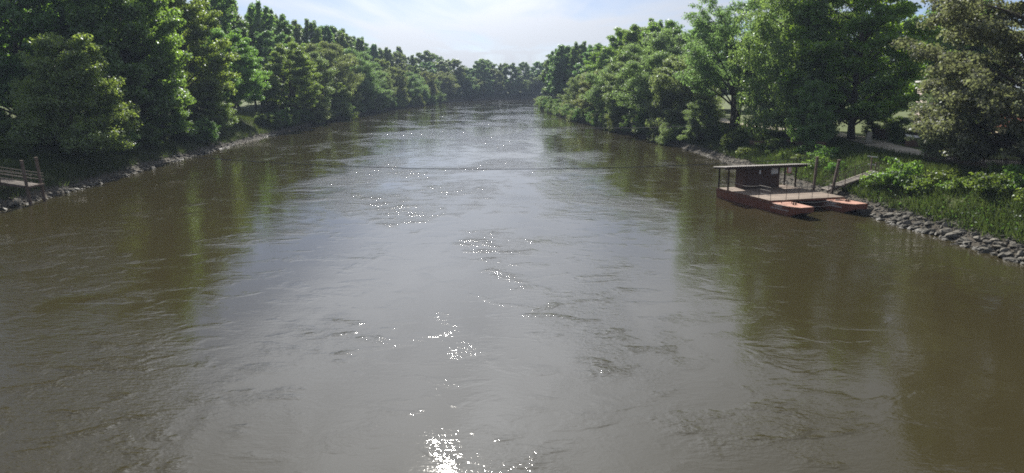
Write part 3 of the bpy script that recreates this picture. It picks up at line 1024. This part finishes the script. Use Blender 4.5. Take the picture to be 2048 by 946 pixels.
for i, (x, y, h) in enumerate(HERBS):
    near = y < 75
    plant('herb', x + .6 * math.sin(i * 2.9), y + .6 * math.cos(i * 4.3), h * (.62 + .22 * math.sin(i * 1.9)), 1.1 + .3 * math.cos(i * 2.3), None, 'sunlit leafy shrub above the stones right of the gangway' if near else 'leafy shrub on the shaded slope behind the ferry', 'shrub',
          'leafy shrubs above the right stones' if near else 'leafy shrubs on the slope behind the ferry')

# ================================================================== ground cover (uncountable)
def cover(name, label, line, sgn, y0, y1, d0, d1, n, hmin, hmax, mat, seed, leafy=False, clumpy=1.0):
    r = np.random.default_rng(seed)
    yy = y0 + (y1 - y0) * r.random(n) ** 1.15
    d = r.uniform(d0, d1, n)
    xx = np.interp(yy, line[line[:, 1] < 445][:, 1], line[line[:, 1] < 445][:, 0]) + sgn * d
    keep = (0.5 + 0.5 * np.sin(xx * 1.3 + 2 * np.sin(yy * .7)) * np.cos(yy * 0.9 + xx * .4)) > r.random(n) * clumpy - 0.12
    xx, yy = xx[keep], yy[keep]
    n = len(xx)
    zz = ground_h(np.column_stack([xx, yy]))
    h = r.uniform(hmin, hmax, n)
    if leafy:
        c = np.column_stack([xx, yy, zz + h * r.random(n)])
        nrm = unit(r.normal(size=(n, 3)) * .6 + np.array([0, -.1, .8]))
        V = leaf_verts(c, nrm, r.normal(size=(n, 3)), r.uniform(.12, .30, n), .6)
        me = quads_mesh(name, V, mat)
    else:
        a = r.uniform(0, 6.28, n)
        w = r.uniform(.012, .03, n) * 1.6
        lean = r.normal(size=(n, 2)) * 0.35 * h[:, None]
        b = np.column_stack([xx, yy, zz - .03])
        s = np.column_stack([np.cos(a) * w, np.sin(a) * w, np.zeros(n)])
        tip = b + np.column_stack([lean, h])
        V = np.stack([b - s, b + s, tip], 1).reshape(-1, 3)
        me = quads_mesh(name, V, mat, 3)
    return tag(link_mesh(name, me), label, 'ground cover' if leafy else 'grass', kind='stuff')


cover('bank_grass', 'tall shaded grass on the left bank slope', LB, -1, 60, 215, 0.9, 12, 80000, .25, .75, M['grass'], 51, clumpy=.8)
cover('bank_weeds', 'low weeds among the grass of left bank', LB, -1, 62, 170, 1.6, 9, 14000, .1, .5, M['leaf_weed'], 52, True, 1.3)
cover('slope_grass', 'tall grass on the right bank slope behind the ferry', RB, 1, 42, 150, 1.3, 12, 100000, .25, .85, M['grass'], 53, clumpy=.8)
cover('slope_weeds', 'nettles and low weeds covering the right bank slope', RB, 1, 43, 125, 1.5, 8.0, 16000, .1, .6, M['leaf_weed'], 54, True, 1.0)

# ================================================================== the ferry
FERRY = empty('cable_ferry', (20.0, 72.6, 0.0), R(17), 'rust red twin hulled river ferry with plank deck and dark cabin moored at right bank', 'ferry')
DW, DL, DZ = 7.7, 8.5, 0.95       # deck width, length, top height


def hull(x0, x1, ylen, side_text):
    m = MB()
    xc, hw = (x0 + x1) / 2, (x1 - x0) / 2
    st = [(0.25, .92, .82, .05), (-0.8, 1, .80, -.35), (-3, 1, .79, -.38), (-6, 1, .78, -.38), (-ylen + 2.6, 1, .78, -.36), (-ylen + 1.5, .95, .80, -.12), (-ylen + .6, .78, .83, .22), (-ylen, .60, .87, .46)]
    V = []
    for (y, w, zt, zb) in st:
        V += [(xc - hw * w, y, zt), (xc + hw * w, y, zt), (xc + hw * w * .9, y, zb), (xc - hw * w * .9, y, zb)]
    F = []
    for i in range(len(st) - 1):
        a, b = i * 4, i * 4 + 4
        for j in range(4):
            k = (j + 1) % 4
            F.append((a + j, b + j, b + k, a + k))
    F.append((3, 2, 1, 0))
    n = (len(st) - 1) * 4
    F.append((n, n + 1, n + 2, n + 3))
    m.add(V, F)
    h = m.build('hull', M['hull'], FERRY, bevel=0.03)
    # rubbing strake and the walked-on foredeck plate
    t = MB()
    top = [(y, w, zt) for (y, w, zt, zb) in st if y < -DL + 2.7]
    ys = [(-DL + .3, 1, .78)] + [s for s in top if s[0] < -DL + .3]
    V = []
    for (y, w, zt) in ys:
        V += [(xc - hw * w * .97, y, zt + .012), (xc + hw * w * .97, y, zt + .012)]
    t.add(V, [(2 * i, 2 * i + 1, 2 * i + 3, 2 * i + 2) for i in range(len(ys) - 1)])
    t.build('foredeck', M['hull_top'], h)
    s = MB()
    for sx in (-1, 1):
        pts = [(xc + sx * (hw * w + .012), y, zt - .05) for (y, w, zt, zb) in st]
        for a, b in zip(pts[:-1], pts[1:]):
            s.bar(a, b, .035, .06)
    s.build('rubbing_strake', M['rail_rust'], h)
    # two short lines of worn lettering, too small to read, on the outer bow side
    r = np.random.default_rng(int(x0 * 10) + 3)
    tx = MB()
    for row, (n, zz, y0, hh) in enumerate([(8, .62, -ylen + 3.15, .15), (17, .40, -ylen + 3.6, .11)]):
        for k in range(n):
            yy = y0 - k * .135
            u = np.interp(-yy, [ylen - 2.6, ylen - 1.5, ylen - .6], [1, .95, .78])
            wl_ = xc - hw * u * np.interp(zz, [-.38, .78], [.9, 1.0]) - .012
            kind = r.integers(0, 4)
            tx.bar((wl_, yy, zz - hh / 2), (wl_, yy, zz + hh / 2), .006, .022, (0, 1, 0))
            if kind != 1:
                tx.bar((wl_, yy - .07, zz - hh / 2), (wl_, yy - .07, zz + hh / 2), .006, .022, (0, 1, 0))
            if kind != 2:
                tx.bar((wl_, yy, zz + hh * .42), (wl_, yy - .07, zz + hh * .42), .006, .022)
            if kind != 3:
                tx.bar((wl_, yy, zz), (wl_, yy - .07, zz), .006, .022)
    tx.build('lettering', M['white_paint'], h)
    # bow bollards and folded bar
    b = MB()
    for dx in (-.12, .12):
        b.tube([(xc + dx + .1, -ylen + 1.9, .78), (xc + dx + .1, -ylen + 1.9, 1.02)], .06, 8)
    b.box((xc + .1, -ylen + 1.9, .90), (.42, .08, .05))
    b.build('bollard', M['rail_rust'], h)
    q = MB()
    q.bar((xc - .4, -ylen + 3.0, .8), (xc - .4, -ylen + 3.0, 1.02), .05, .05)
    q.bar((xc + .5, -ylen + 2.8, .8), (xc + .5, -ylen + 2.8, .98), .05, .05)
    q.bar((xc - .43, -ylen + 3.0, 1.03), (xc + .53, -ylen + 2.8, .99), .05, .05)
    q.build('mooring_bar', M['rail_rust'], h)
    return h


hull(0.0, 1.95, 12.2, True)
hull(5.6, 7.55, 12.0, True)
m = MB()
m.box((DW / 2, -.04, .845), (DW, .12, .13))
m.box((DW / 2, -DL + .04, .845), (DW, .12, .13))
for x in (.06, 2.5, 5.0, DW - .06):
    m.box((x, -DL / 2, .845), (.12, DL - .22, .128))
m.build('deck_frame', M['hull'], FERRY)
pk = MB()
pw = .235
pk.box((DW / 2, 0, 0), (DW + .04, pw - .014, .04))
pme = pk.mesh('deck_plank', M['plank_deck'])
for i in range(int(DL / pw)):
    o = link_mesh('deck_plank', pme, FERRY)
    o.location = (0.012 * math.sin(i * 5.1), -.12 - i * pw, DZ - .02 + .004 * math.sin(i * 2.7))

# cabin
cab = MB()
CX0, CX1, CY0, CY1, CZ = 1.95, 6.05, -1.35, -0.05, 2.93
cab.box(((CX0 + CX1) / 2, (CY0 + CY1) / 2, (DZ + CZ) / 2 + .004), (CX1 - CX0, CY1 - CY0, CZ - DZ))
cab_o = cab.build('cabin', M['cabin'], FERRY, bevel=.015)
bd = MB()
bw = (CX1 - CX0) / 14
bd.box((0, 0, 0), (bw - .012, .02, CZ - DZ - .08))
bme = bd.mesh('cabin_board', M['cabin'])
for i in range(14):
    o = link_mesh('cabin_board', bme, cab_o)
    o.location = (CX0 + bw * (i + .5), CY0 - .013, (DZ + CZ) / 2)
tr = MB()
tr.box(((CX0 + CX1) / 2, CY0 - .035, DZ + .06), (CX1 - CX0 + .03, .02, .10))
tr.box(((CX0 + CX1) / 2, CY0 - .035, CZ - .16), (CX1 - CX0 + .03, .02, .07))
tr.build('trim', M['dark_wood'], cab_o)
nt_ = MB()
nt_.box((5.42, CY0 - .04, 2.55), (.72, .025, .52))
notice = nt_.build('notice_board', M['white_paint'], cab_o)
nm = MB()
nm.box((5.17, CY0 - .056, 2.72), (.09, .008, .09))
for k in range(5):
    nm.box((5.44, CY0 - .055, 2.62 - k * .07), (.50 - .06 * (k % 3), .004, .012))
nm.build('print', M['rail_rust'], notice)
n2 = MB()
n2.box((3.78, CY0 - .04, 2.52), (.17, .02, .36))
n2.build('notice', M['white_paint'], cab_o)

# roof on posts
RX0, RX1, RYF, RYB, RZF, RZB = -.30, 9.2, -1.95, .45, 3.20, 2.97
rf = MB()
nseg = 76
V = []
for i in range(nseg + 1):
    x = RX0 + (RX1 - RX0) * i / nseg
    c = .022 * (1 if i % 2 else -1)
    V += [(x, RYF, RZF + c), (x, RYB, RZB + c), (x, RYF, RZF + c - .012), (x, RYB, RZB + c - .012)]
F = []
for i in range(nseg):
    a, b = 4 * i, 4 * i + 4
    F += [(a, b, b + 1, a + 1), (a + 2, a + 3, b + 3, b + 2), (a, a + 2, b + 2, b), (a + 1, b + 1, b + 3, a + 3)]
rf.add(V, F)
roof = rf.build('roof', M['roof_sheet'], FERRY)
fa = MB()
fa.box(((RX0 + RX1) / 2 - .25, RYF + .06, RZF - .16), (RX1 - RX0 - .3, .05, .24))
fa.box(((RX0 + RX1) / 2 - .25, RYB - .2, RZB - .11), (RX1 - RX0 - .6, .06, .14))
for x in np.linspace(0, 8.4, 8):
    fa.bar((x, RYF + .16, RZF - .13), (x, RYB - .24, RZB - .10), .06, .12)
fa.build('roof_frame', M['dark_wood'], roof)
for (x, y) in ((.08, -.15), (.08, -1.75), (7.55, -.15), (7.62, -1.75)):
    p = MB()
    p.box((x, y, (DZ + 2.9) / 2), (.12, .12, 2.9 - DZ))
    p.build('roof_post', M['dark_wood'], FERRY)
sg = MB()
sg.box((6.72, RYF + .07, 2.68), (.50, .03, .62))
sign = sg.build('sign', M['red_paint'], FERRY)
s2 = MB()
s2.box((6.74, RYF + .05, 2.68), (.40, .02, .52))
pnl = s2.build('sign_panel', M['pink_paint'], sign)
s3 = MB()
s3.box((6.74, RYF + .037, 2.70), (.07, .01, .30))
s3.tube([(6.74, RYF + .043, 2.88), (6.74, RYF + .033, 2.88)], .05, 8)
s3.build('sign_figure', M['white_paint'], sign)


def rail_post(x, y, h, w=.045):
    p = MB()
    p.tube([(x, y, DZ), (x, y, DZ + h)], w / 2, 6)
    p.build('rail_post', M['rail_metal'], FERRY)


def rail(a, b, r=.022, mat='rail_metal'):
    p = MB()
    p.tube([a, b], r, 6)
    p.build('rail', M[mat], FERRY)


YF = -DL + .12
for (x, y, h) in ((.05, -6.7, 1.1), (.05, YF, 1.12), (1.65, YF, 1.6), (2.95, YF, 1.1), (4.35, YF, 1.1), (6.05, YF, 1.1), (.95, -.05, 1.1), (6.5, -.05, 1.1), (7.6, -3.6, 1.1)):
    rail_post(x, y, h)
for z in (.42, .78, 1.10):
    rail((.05, -6.7, DZ + z), (.05, YF, DZ + z), .028)
    rail((.08, -.15, DZ + z), (.08, -1.75, DZ + z))
    rail((.08, -.06, DZ + z), (CX0, -.06, DZ + z))
for z in (.72, 1.10):
    rail((.05, YF, DZ + z), (1.65, YF, DZ + z), .026)
    rail((CX1, -.06, DZ + z - .1), (7.5, -.06, DZ + z - .1), .026)


def sag(a, b, s, n=12):
    a, b = np.array(a, float), np.array(b, float)
    t = np.linspace(0, 1, n)[:, None]
    p = a + (b - a) * t
    p[:, 2] -= s * 4 * t[:, 0] * (1 - t[:, 0])
    return p


for a, b, s in (((.08, -1.75, DZ + 1.0), (.05, -6.7, DZ + 1.08), .28), ((1.65, YF, DZ + 1.08), (2.95, YF, DZ + 1.06), .05), ((2.95, YF, DZ + 1.06), (4.35, YF, DZ + 1.06), .05), ((4.35, YF, DZ + 1.06), (6.05, YF, DZ + 1.06), .06), ((7.6, -3.6, DZ + 1.05), (7.62, -1.75, DZ + 1.0), .1)):
    p = MB()
    p.tube(sag(a, b, s), .016, 5)
    p.build('hand_rope', M['rope'], FERRY)
p = MB()
p.tube(sag((2.9, -DL - .05, .72), (5.75, -DL - .9, .86), .12), .03, 5)
p.tube(sag((1.6, -10.6, .80), (5.7, -10.4, .8), .22), .022, 5)
p.build('tie_rope', M['rope'], FERRY)
p = MB()
a_ = np.linspace(0, 2 * math.pi, 22)
for k, (cx_, cy_, rr_) in enumerate(((6.5, -9.3, .34), (6.9, -9.8, .28))):
    p.tube(np.column_stack([cx_ + rr_ * np.cos(a_), cy_ + rr_ * .8 * np.sin(a_), np.full(22, .83 + .02 * k)]), .03, 5)
p.build('rope_coil', M['rope'], FERRY)

# ================================================================== landing on the left bank
LAND = empty('wooden_landing', (-44.3, 69.2, 0), 0, 'weathered wooden landing with two tall posts standing in the left bank water', 'landing')


def lean_post(name, base, top, w, parent, mat):
    p = MB()
    p.bar(base, top, w, w, (0, 1, 0))
    o = p.build(name, mat, parent, bevel=.015)
    c = MB()
    t = np.array(top)
    c.box(t + np.array([0, 0, .03]), (w * 1.25, w * 1.25, .06))
    c.build('cap', M['timber'], o)
    return o


lean_post('post', (0.1, -.95, -1.6), (-.35, -.95, 4.0), .20, LAND, M['timber'])
lean_post('post', (0.25, .95, -1.6), (-.20, .95, 4.1), .20, LAND, M['timber'])


def gangway(parent, x0, z0, x1, z1, w, pitch_=.24, mat='plank_grey'):
    """planks laid across two stringers running along local x"""
    L = math.hypot(x1 - x0, z1 - z0)
    ang = math.atan2(z1 - z0, x1 - x0)
    for s in (-1, 1):
        m = MB()
        m.bar((x0, s * (w / 2 - .12), z0 - .12), (x1, s * (w / 2 - .12), z1 - .12), .12, .16)
        m.build('stringer', M['timber'], parent)
    pb = MB()
    pb.box((0, 0, 0), (pitch_ - .025, w, .045))
    me = pb.mesh('plank', M[mat])
    n = int(L / pitch_)
    for i in range(n):
        o = link_mesh('plank', me, parent)
        t = (i + .5) / n
        o.location = (x0 + (x1 - x0) * t, .01 * math.sin(i * 4.1), z0 + (z1 - z0) * t + .005 * math.sin(i * 2.3))
        o.rotation_euler = (0, -ang, .008 * math.sin(i * 3.3))


gangway(LAND, .05, 1.62, -11.5, 3.3, 1.75)
m = MB()
m.bar((.14, -1.15, 1.62), (.14, 1.15, 1.62), .10, .14)
m.build('end_beam', M['timber'], LAND)
for s in (-1, 1):
    for k, xx in enumerate((-2.6, -5.2, -7.8)):
        m = MB()
        zz = 1.62 + 1.68 * (-xx / 11.5)
        m.bar((xx, s * .84, zz - .3), (xx, s * .84, zz + 1.0), .07, .07, (0, 1, 0))
        m.build('rail_post', M['timber'], LAND)
    for hgt in (.45, .78, 1.05):
        m = MB()
        m.bar((.35, s * .88, 1.6 + hgt), (-11, s * .88, 3.24 + hgt), .05, .07)
        m.build('handrail', M['plank_grey'], LAND)

# ================================================================== landing and gangway on the right bank
RL = empty('gangway', (30.0, 71.0, 0), R(2), 'timber gangway with rails climbing from the ferry deck to right bank', 'gangway')
gangway(RL, -.2, 1.02, 4.6, 2.75, 1.5)
for s in (-1, 1):
    for (x, zb) in ((1.4, 1.55), (3.0, 2.13), (4.5, 2.68)):
        m = MB()
        m.bar((x, s * .72, zb - .2), (x, s * .72, zb + .95), .05, .05, (0, 1, 0))
        m.build('rail_post', M['rail_rust'], RL)
    for hgt in (.35, .65, .95):
        m = MB()
        m.tube([(-.1, s * .75, 1.06 + hgt), (4.6, s * .75, 2.75 + hgt)], .024, 6)
        m.build('handrail', M['rail_metal'], RL)
m = MB()
m.bar((-.15, -.95, 1.5), (1.5, -.95, 1.42), .05, .10)
m.build('kick_board', M['plank_grey'], RL)
for s in (-1, 1):
    m = MB()
    m.bar((2.4, s * .62, 0.6), (2.4, s * .62, 1.78), .14, .14, (0, 1, 0))
    m.build('trestle', M['timber'], RL)
o1 = empty('mooring_post', (30.0, 74.2, 0), 0, 'upright weathered mooring post behind the ferry deck', 'post')
lean_post('post', (0, 0, -1.4), (.18, 0, 3.75), .22, o1, M['timber'])
o2 = empty('mooring_post', (29.75, 69.9, 0), 0, 'leaning mooring post at the foot of the timber gangway', 'post')
lean_post('post', (0, 0, -1.4), (.75, 0, 3.9), .22, o2, M['timber'])
# white boards on a stand at the head of the gangway
SB = empty('board_stand', (35.2, 73.4, gz(35.2, 73.4)), R(-8), 'brown stand carrying two narrow white boards at gangway head', 'sign')
m = MB()
m.box((0, 0, .8), (.12, .12, 1.7))
m.box((.45, .1, .55), (.10, .10, 1.2))
m.build('stand', M['fence_brown'], SB)
for zz, ww in ((1.72, .95), (.95, .75)):
    m = MB()
    m.box((0.05, -.09, zz), (ww, .04, .10), (0, .12, 0))
    m.build('board', M['white_paint'], SB)
BO = empty('bollard', (36.6, 70.3, gz(36.6, 70.3)), 0, 'short dark bollard on the concrete footpath end', 'bollard')
m = MB()
m.tube([(0, 0, -.1), (0, 0, .55), (0, 0, .62), (0, 0, .7)], [.13, .13, .16, .12], 10)
m.build('post', M['black_mark'], BO)

# ================================================================== cables over the water
def cable(name, a, b, s, r, label):
    o = empty(name, (a[0], a[1], gz(a[0], a[1])), 0, label, 'cable')
    m = MB()
    p = sag(a, b, s, 50) - np.array(o.location)
    m.tube(p, r, 5)
    m.build('wire', M['cable'], o)
    q = MB()
    q.tube([(0, 0, -.3), (0, 0, a[2] - o.location[2] + .1)], .09, 7)
    q.build('anchor_post', M['timber'], o)
    return o


cable('river_cable', (-56, 93, 3.7), (31.6, 77.5, 3.4), 2.1, .034, 'dark cable sagging low across the whole river towards the ferry')
cable('river_cable', (-54.5, 178, 6.6), (33.5, 121, 4.4), 2.6, .03, 'thin farther cable crossing the river ahead of the willows')

# ================================================================== driftwood on the left stones
pd = px(543, 270, .25)
DR = empty('driftwood_log', (pd.x - .3, pd.y, gz(pd.x - .3, pd.y)), R(70), 'pale bleached driftwood log lying on the left waterline stones', 'log')
m = MB()
m.tube([(-1.9, 0, .12), (-.9, .1, .22), (.2, .05, .26), (1.2, -.1, .3), (2.0, -.05, .42)], [.20, .19, .17, .13, .07], 8)
m.build('log', M['limestone'], DR, True)
m = MB()
m.tube([(.5, 0, .28), (.8, .35, .55), (.9, .7, .95)], [.07, .05, .02], 6)
m.build('branch', M['limestone'], DR, True)

# ================================================================== things on the right bank
def fence(name, a, b, h, pitch_, w, mat, label, pointed=False):
    a, b = np.array(a, float), np.array(b, float)
    L = np.linalg.norm(b - a)
    rz = math.atan2(b[1] - a[1], b[0] - a[0])
    o = empty(name, (a[0], a[1], gz(*a)), rz, label, 'fence')
    d = (b - a) / L
    pk_ = MB()
    t = .025
    top = [(-w / 2, h - .06), (0, h), (w / 2, h - .06)] if pointed else [(-w / 2, h), (w / 2, h)]
    ring = [(-w / 2, .05)] + top + [(w / 2, .05)]
    n = len(ring)
    pk_.add([(x, y, z) for y in (-t / 2, t / 2) for (x, z) in ring], [tuple(range(n)), tuple(reversed(range(n, 2 * n)))] + [(i, i + n, (i + 1) % n + n, (i + 1) % n) for i in range(n)])
    me_ = pk_.mesh('picket', mat)
    zs = []
    for i in range(int(L / pitch_) + 1):
        s = i * pitch_
        p_ = a + d * s
        c = link_mesh('picket', me_, o)
        z = gz(*p_) - o.location[2]
        c.location = (s, -.03, z)
        c.rotation_euler = (0, .02 * math.sin(i * 2.9), 0)
        zs.append((s, z))
    S, ZZ = np.array(zs).T
    for hh in (.3, .78):
        m = MB()
        for k in range(0, int(L), 2):
            s0, s1 = k, min(k + 2, L)
            m.bar((s0, .015, np.interp(s0, S, ZZ) + hh * h), (s1, .015, np.interp(s1, S, ZZ) + hh * h), .05, .07)
        m.build('rail', mat, o)
    for k in np.arange(0, L + .1, 2.0):
        m = MB()
        m.box((k, .07, np.interp(k, S, ZZ) + h / 2 - .15), (.10, .10, h + .2))
        m.build('post', mat, o)
    return o


fence('picket_fence', (41.2, 75.0), (48.0, 60.5), 1.05, .17, .09, M['fence'], 'grey wooden picket fence in shade under the silvery leaved tree', True)
fence('board_fence', (51.5, 108), (49.4, 86), 1.3, .22, .20, M['fence_brown'], 'brown board fence along the far side of sandy path')
fence('low_board_fence', (34.4, 109), (38.6, 92.5), .75, .24, .22, M['fence_brown'], 'low dark board fence at slope top behind the ferry roof')

ST = empty('stone_block', (45.2, 95.5, gz(45.2, 95.5)), R(10), 'pale upright stone block at maple shadow edge by sandy path', 'stone')
m = MB()
V, F = [], []
for k, (z, w) in enumerate(((-.2, .46), (.3, .44), (.8, .38), (1.2, .36), (1.42, .30), (1.5, .16))):
    for j in range(8):
        a = j * math.pi / 4 + .2
        V.append((w * (1 + .10 * math.sin(j * 2.3 + k)) * math.cos(a), w * .8 * (1 + .1 * math.cos(j * 1.7 + k * 2)) * math.sin(a), z))
for k in range(5):
    for j in range(8):
        F.append((k * 8 + j, k * 8 + (j + 1) % 8, k * 8 + 8 + (j + 1) % 8, k * 8 + 8 + j))
F.append(tuple(40 + j for j in range(8)))
m.add(V, F)
m.build('block', M['limestone'], ST, bevel=.02)
m = MB()
m.box((0, 0, .06), (1.25, 1.1, .22))
m.build('plinth', M['stone'], ST, bevel=.03)

HB = empty('storage_box', (48.6, 91.5, gz(48.6, 91.5)), R(-6), 'small red brown wooden box with white slanting lid by board fence', 'box')
m = MB()
m.box((0, 0, .55), (1.3, .9, 1.1))
m.build('body', M['fence_brown'], HB, bevel=.02)
m = MB()
m.box((0, 0, 1.2), (1.5, 1.1, .06), (.22, 0.1, 0))
m.build('lid', M['white_paint'], HB)


def house(name, x, y, rz, sx, sy, h, wall, label, gable=None, nwin=3):
    o = empty(name, (x, y, gz(x, y) - .2), rz, label, 'house')
    m = MB()
    m.box((0, 0, h / 2), (sx, sy, h))
    w = m.build('wall', wall, o)
    if gable is None:
        m = MB()
        m.box((0, 0, h + .14), (sx + .8, sy + .8, .26))
        m.build('roof', M['white_paint'], o, bevel=.02)
    else:
        m = MB()
        e = .5
        V = [(-sx / 2 - e, -sy / 2 - e, h - .1), (sx / 2 + e, -sy / 2 - e, h - .1), (sx / 2 + e, sy / 2 + e, h - .1), (-sx / 2 - e, sy / 2 + e, h - .1), (-sx / 2 - e, 0, h + gable), (sx / 2 + e, 0, h + gable)]
        m.add(V, [(0, 1, 5, 4), (2, 3, 4, 5), (0, 4, 3), (1, 2, 5), (3, 2, 1, 0)])
        rf_ = m.build('roof', M['tile'], o)
        for k in range(int(sx / .45)):
            q = MB()
            xx = -sx / 2 + (k + .5) * .45
            q.bar((xx, -sy / 2 - e, h - .06), (xx, 0, h + gable + .04), .12, .05)
            q.build('tile_row', M['tile'], rf_)
    levels = [1.6] if h < 4 else [1.6, 4.8]
    for zl in levels:
        for k in range(nwin):
            xx = -sx / 2 + sx * (k + .5) / nwin
            f = MB()
            for (cx_, cz_, ww, hh) in ((xx, zl - .72, 1.2, .08), (xx, zl + .72, 1.2, .08), (xx - .56, zl, .08, 1.36), (xx + .56, zl, .08, 1.36), (xx, zl, .06, 1.36)):
                f.box((cx_, -sy / 2 - .03, cz_), (ww, .10, hh))
            wo = f.build('window', M['white_paint'], o)
            g = MB()
            g.box((xx, -sy / 2 - .008, zl), (1.04, .012, 1.36))
            g.build('pane', M['glass'], wo)
    d = MB()
    d.box((sx / 2 + .02, 0, 1.05), (.06, 1.0, 2.1))
    d.build('door', M['fence_brown'], o)
    return o


house('house', 69, 117, R(-18), 11, 8, 7.6, M['plaster_pink'], 'pale pink flat roofed house glimpsed through the silvery leaved tree', None, 4)
house('cottage', 61, 90, R(-24), 6, 4.5, 2.7, M['plaster_cream'], 'low cottage with orange tiled roof half hidden behind the right edge tree', 1.6, 2)


def picnic(x, y, rz, label):
    o = empty('picnic_table', (x, y, gz(x, y)), rz, label, 'picnic table')
    m = MB()
    m.box((0, 0, 0), (2.0, .14, .05))
    pm = m.mesh('board', M['plank_grey'])
    for yy, zz in ((-.32, .76), (-.16, .76), (0, .76), (.16, .76), (.32, .76)):
        c = link_mesh('top_board', pm, o)
        c.location = (0, yy, zz)
    for s in (-1, 1):
        for d_ in (.66, .82):
            c = link_mesh('seat_board', pm, o)
            c.location = (0, s * d_, .45)
    for sx in (-.7, .7):
        for s in (-1, 1):
            m = MB()
            m.bar((sx, s * .72, -.02), (sx, s * .25, .73), .09, .05)
            m.build('leg', M['timber'], o)
        m = MB()
        m.bar((sx + .06, -.9, .40), (sx + .06, .9, .40), .05, .09)
        m.build('cross_bar', M['timber'], o)
    return o


picnic(-76.0, 114, R(12), 'wooden picnic table left of thick trunk on the left bank')
picnic(-79.5, 116, R(-5), 'second wooden picnic table nearest the left picture edge')
picnic(38.4, 121, R(20), 'small wooden table on the lawn edge beyond the right slope')

# ================================================================== summer haze over the river
hz = MB()
hz.box((0, 345, 17.5), (1900, 1620, 41.0))
hm, hnt, hout = mat_new('haze')
pv = N(hnt, 'ShaderNodeVolumePrincipled')
pv.inputs['Color'].default_value = (0.42, 0.51, 0.68, 1)
pv.inputs['Density'].default_value = 0.0003
pv.inputs['Anisotropy'].default_value = 0.0
hnt.links.new(pv.outputs[0], hout.inputs['Volume'])
tag(hz.build('haze', hm), kind='stuff', label='thin pale summer haze over the river', cat='haze')
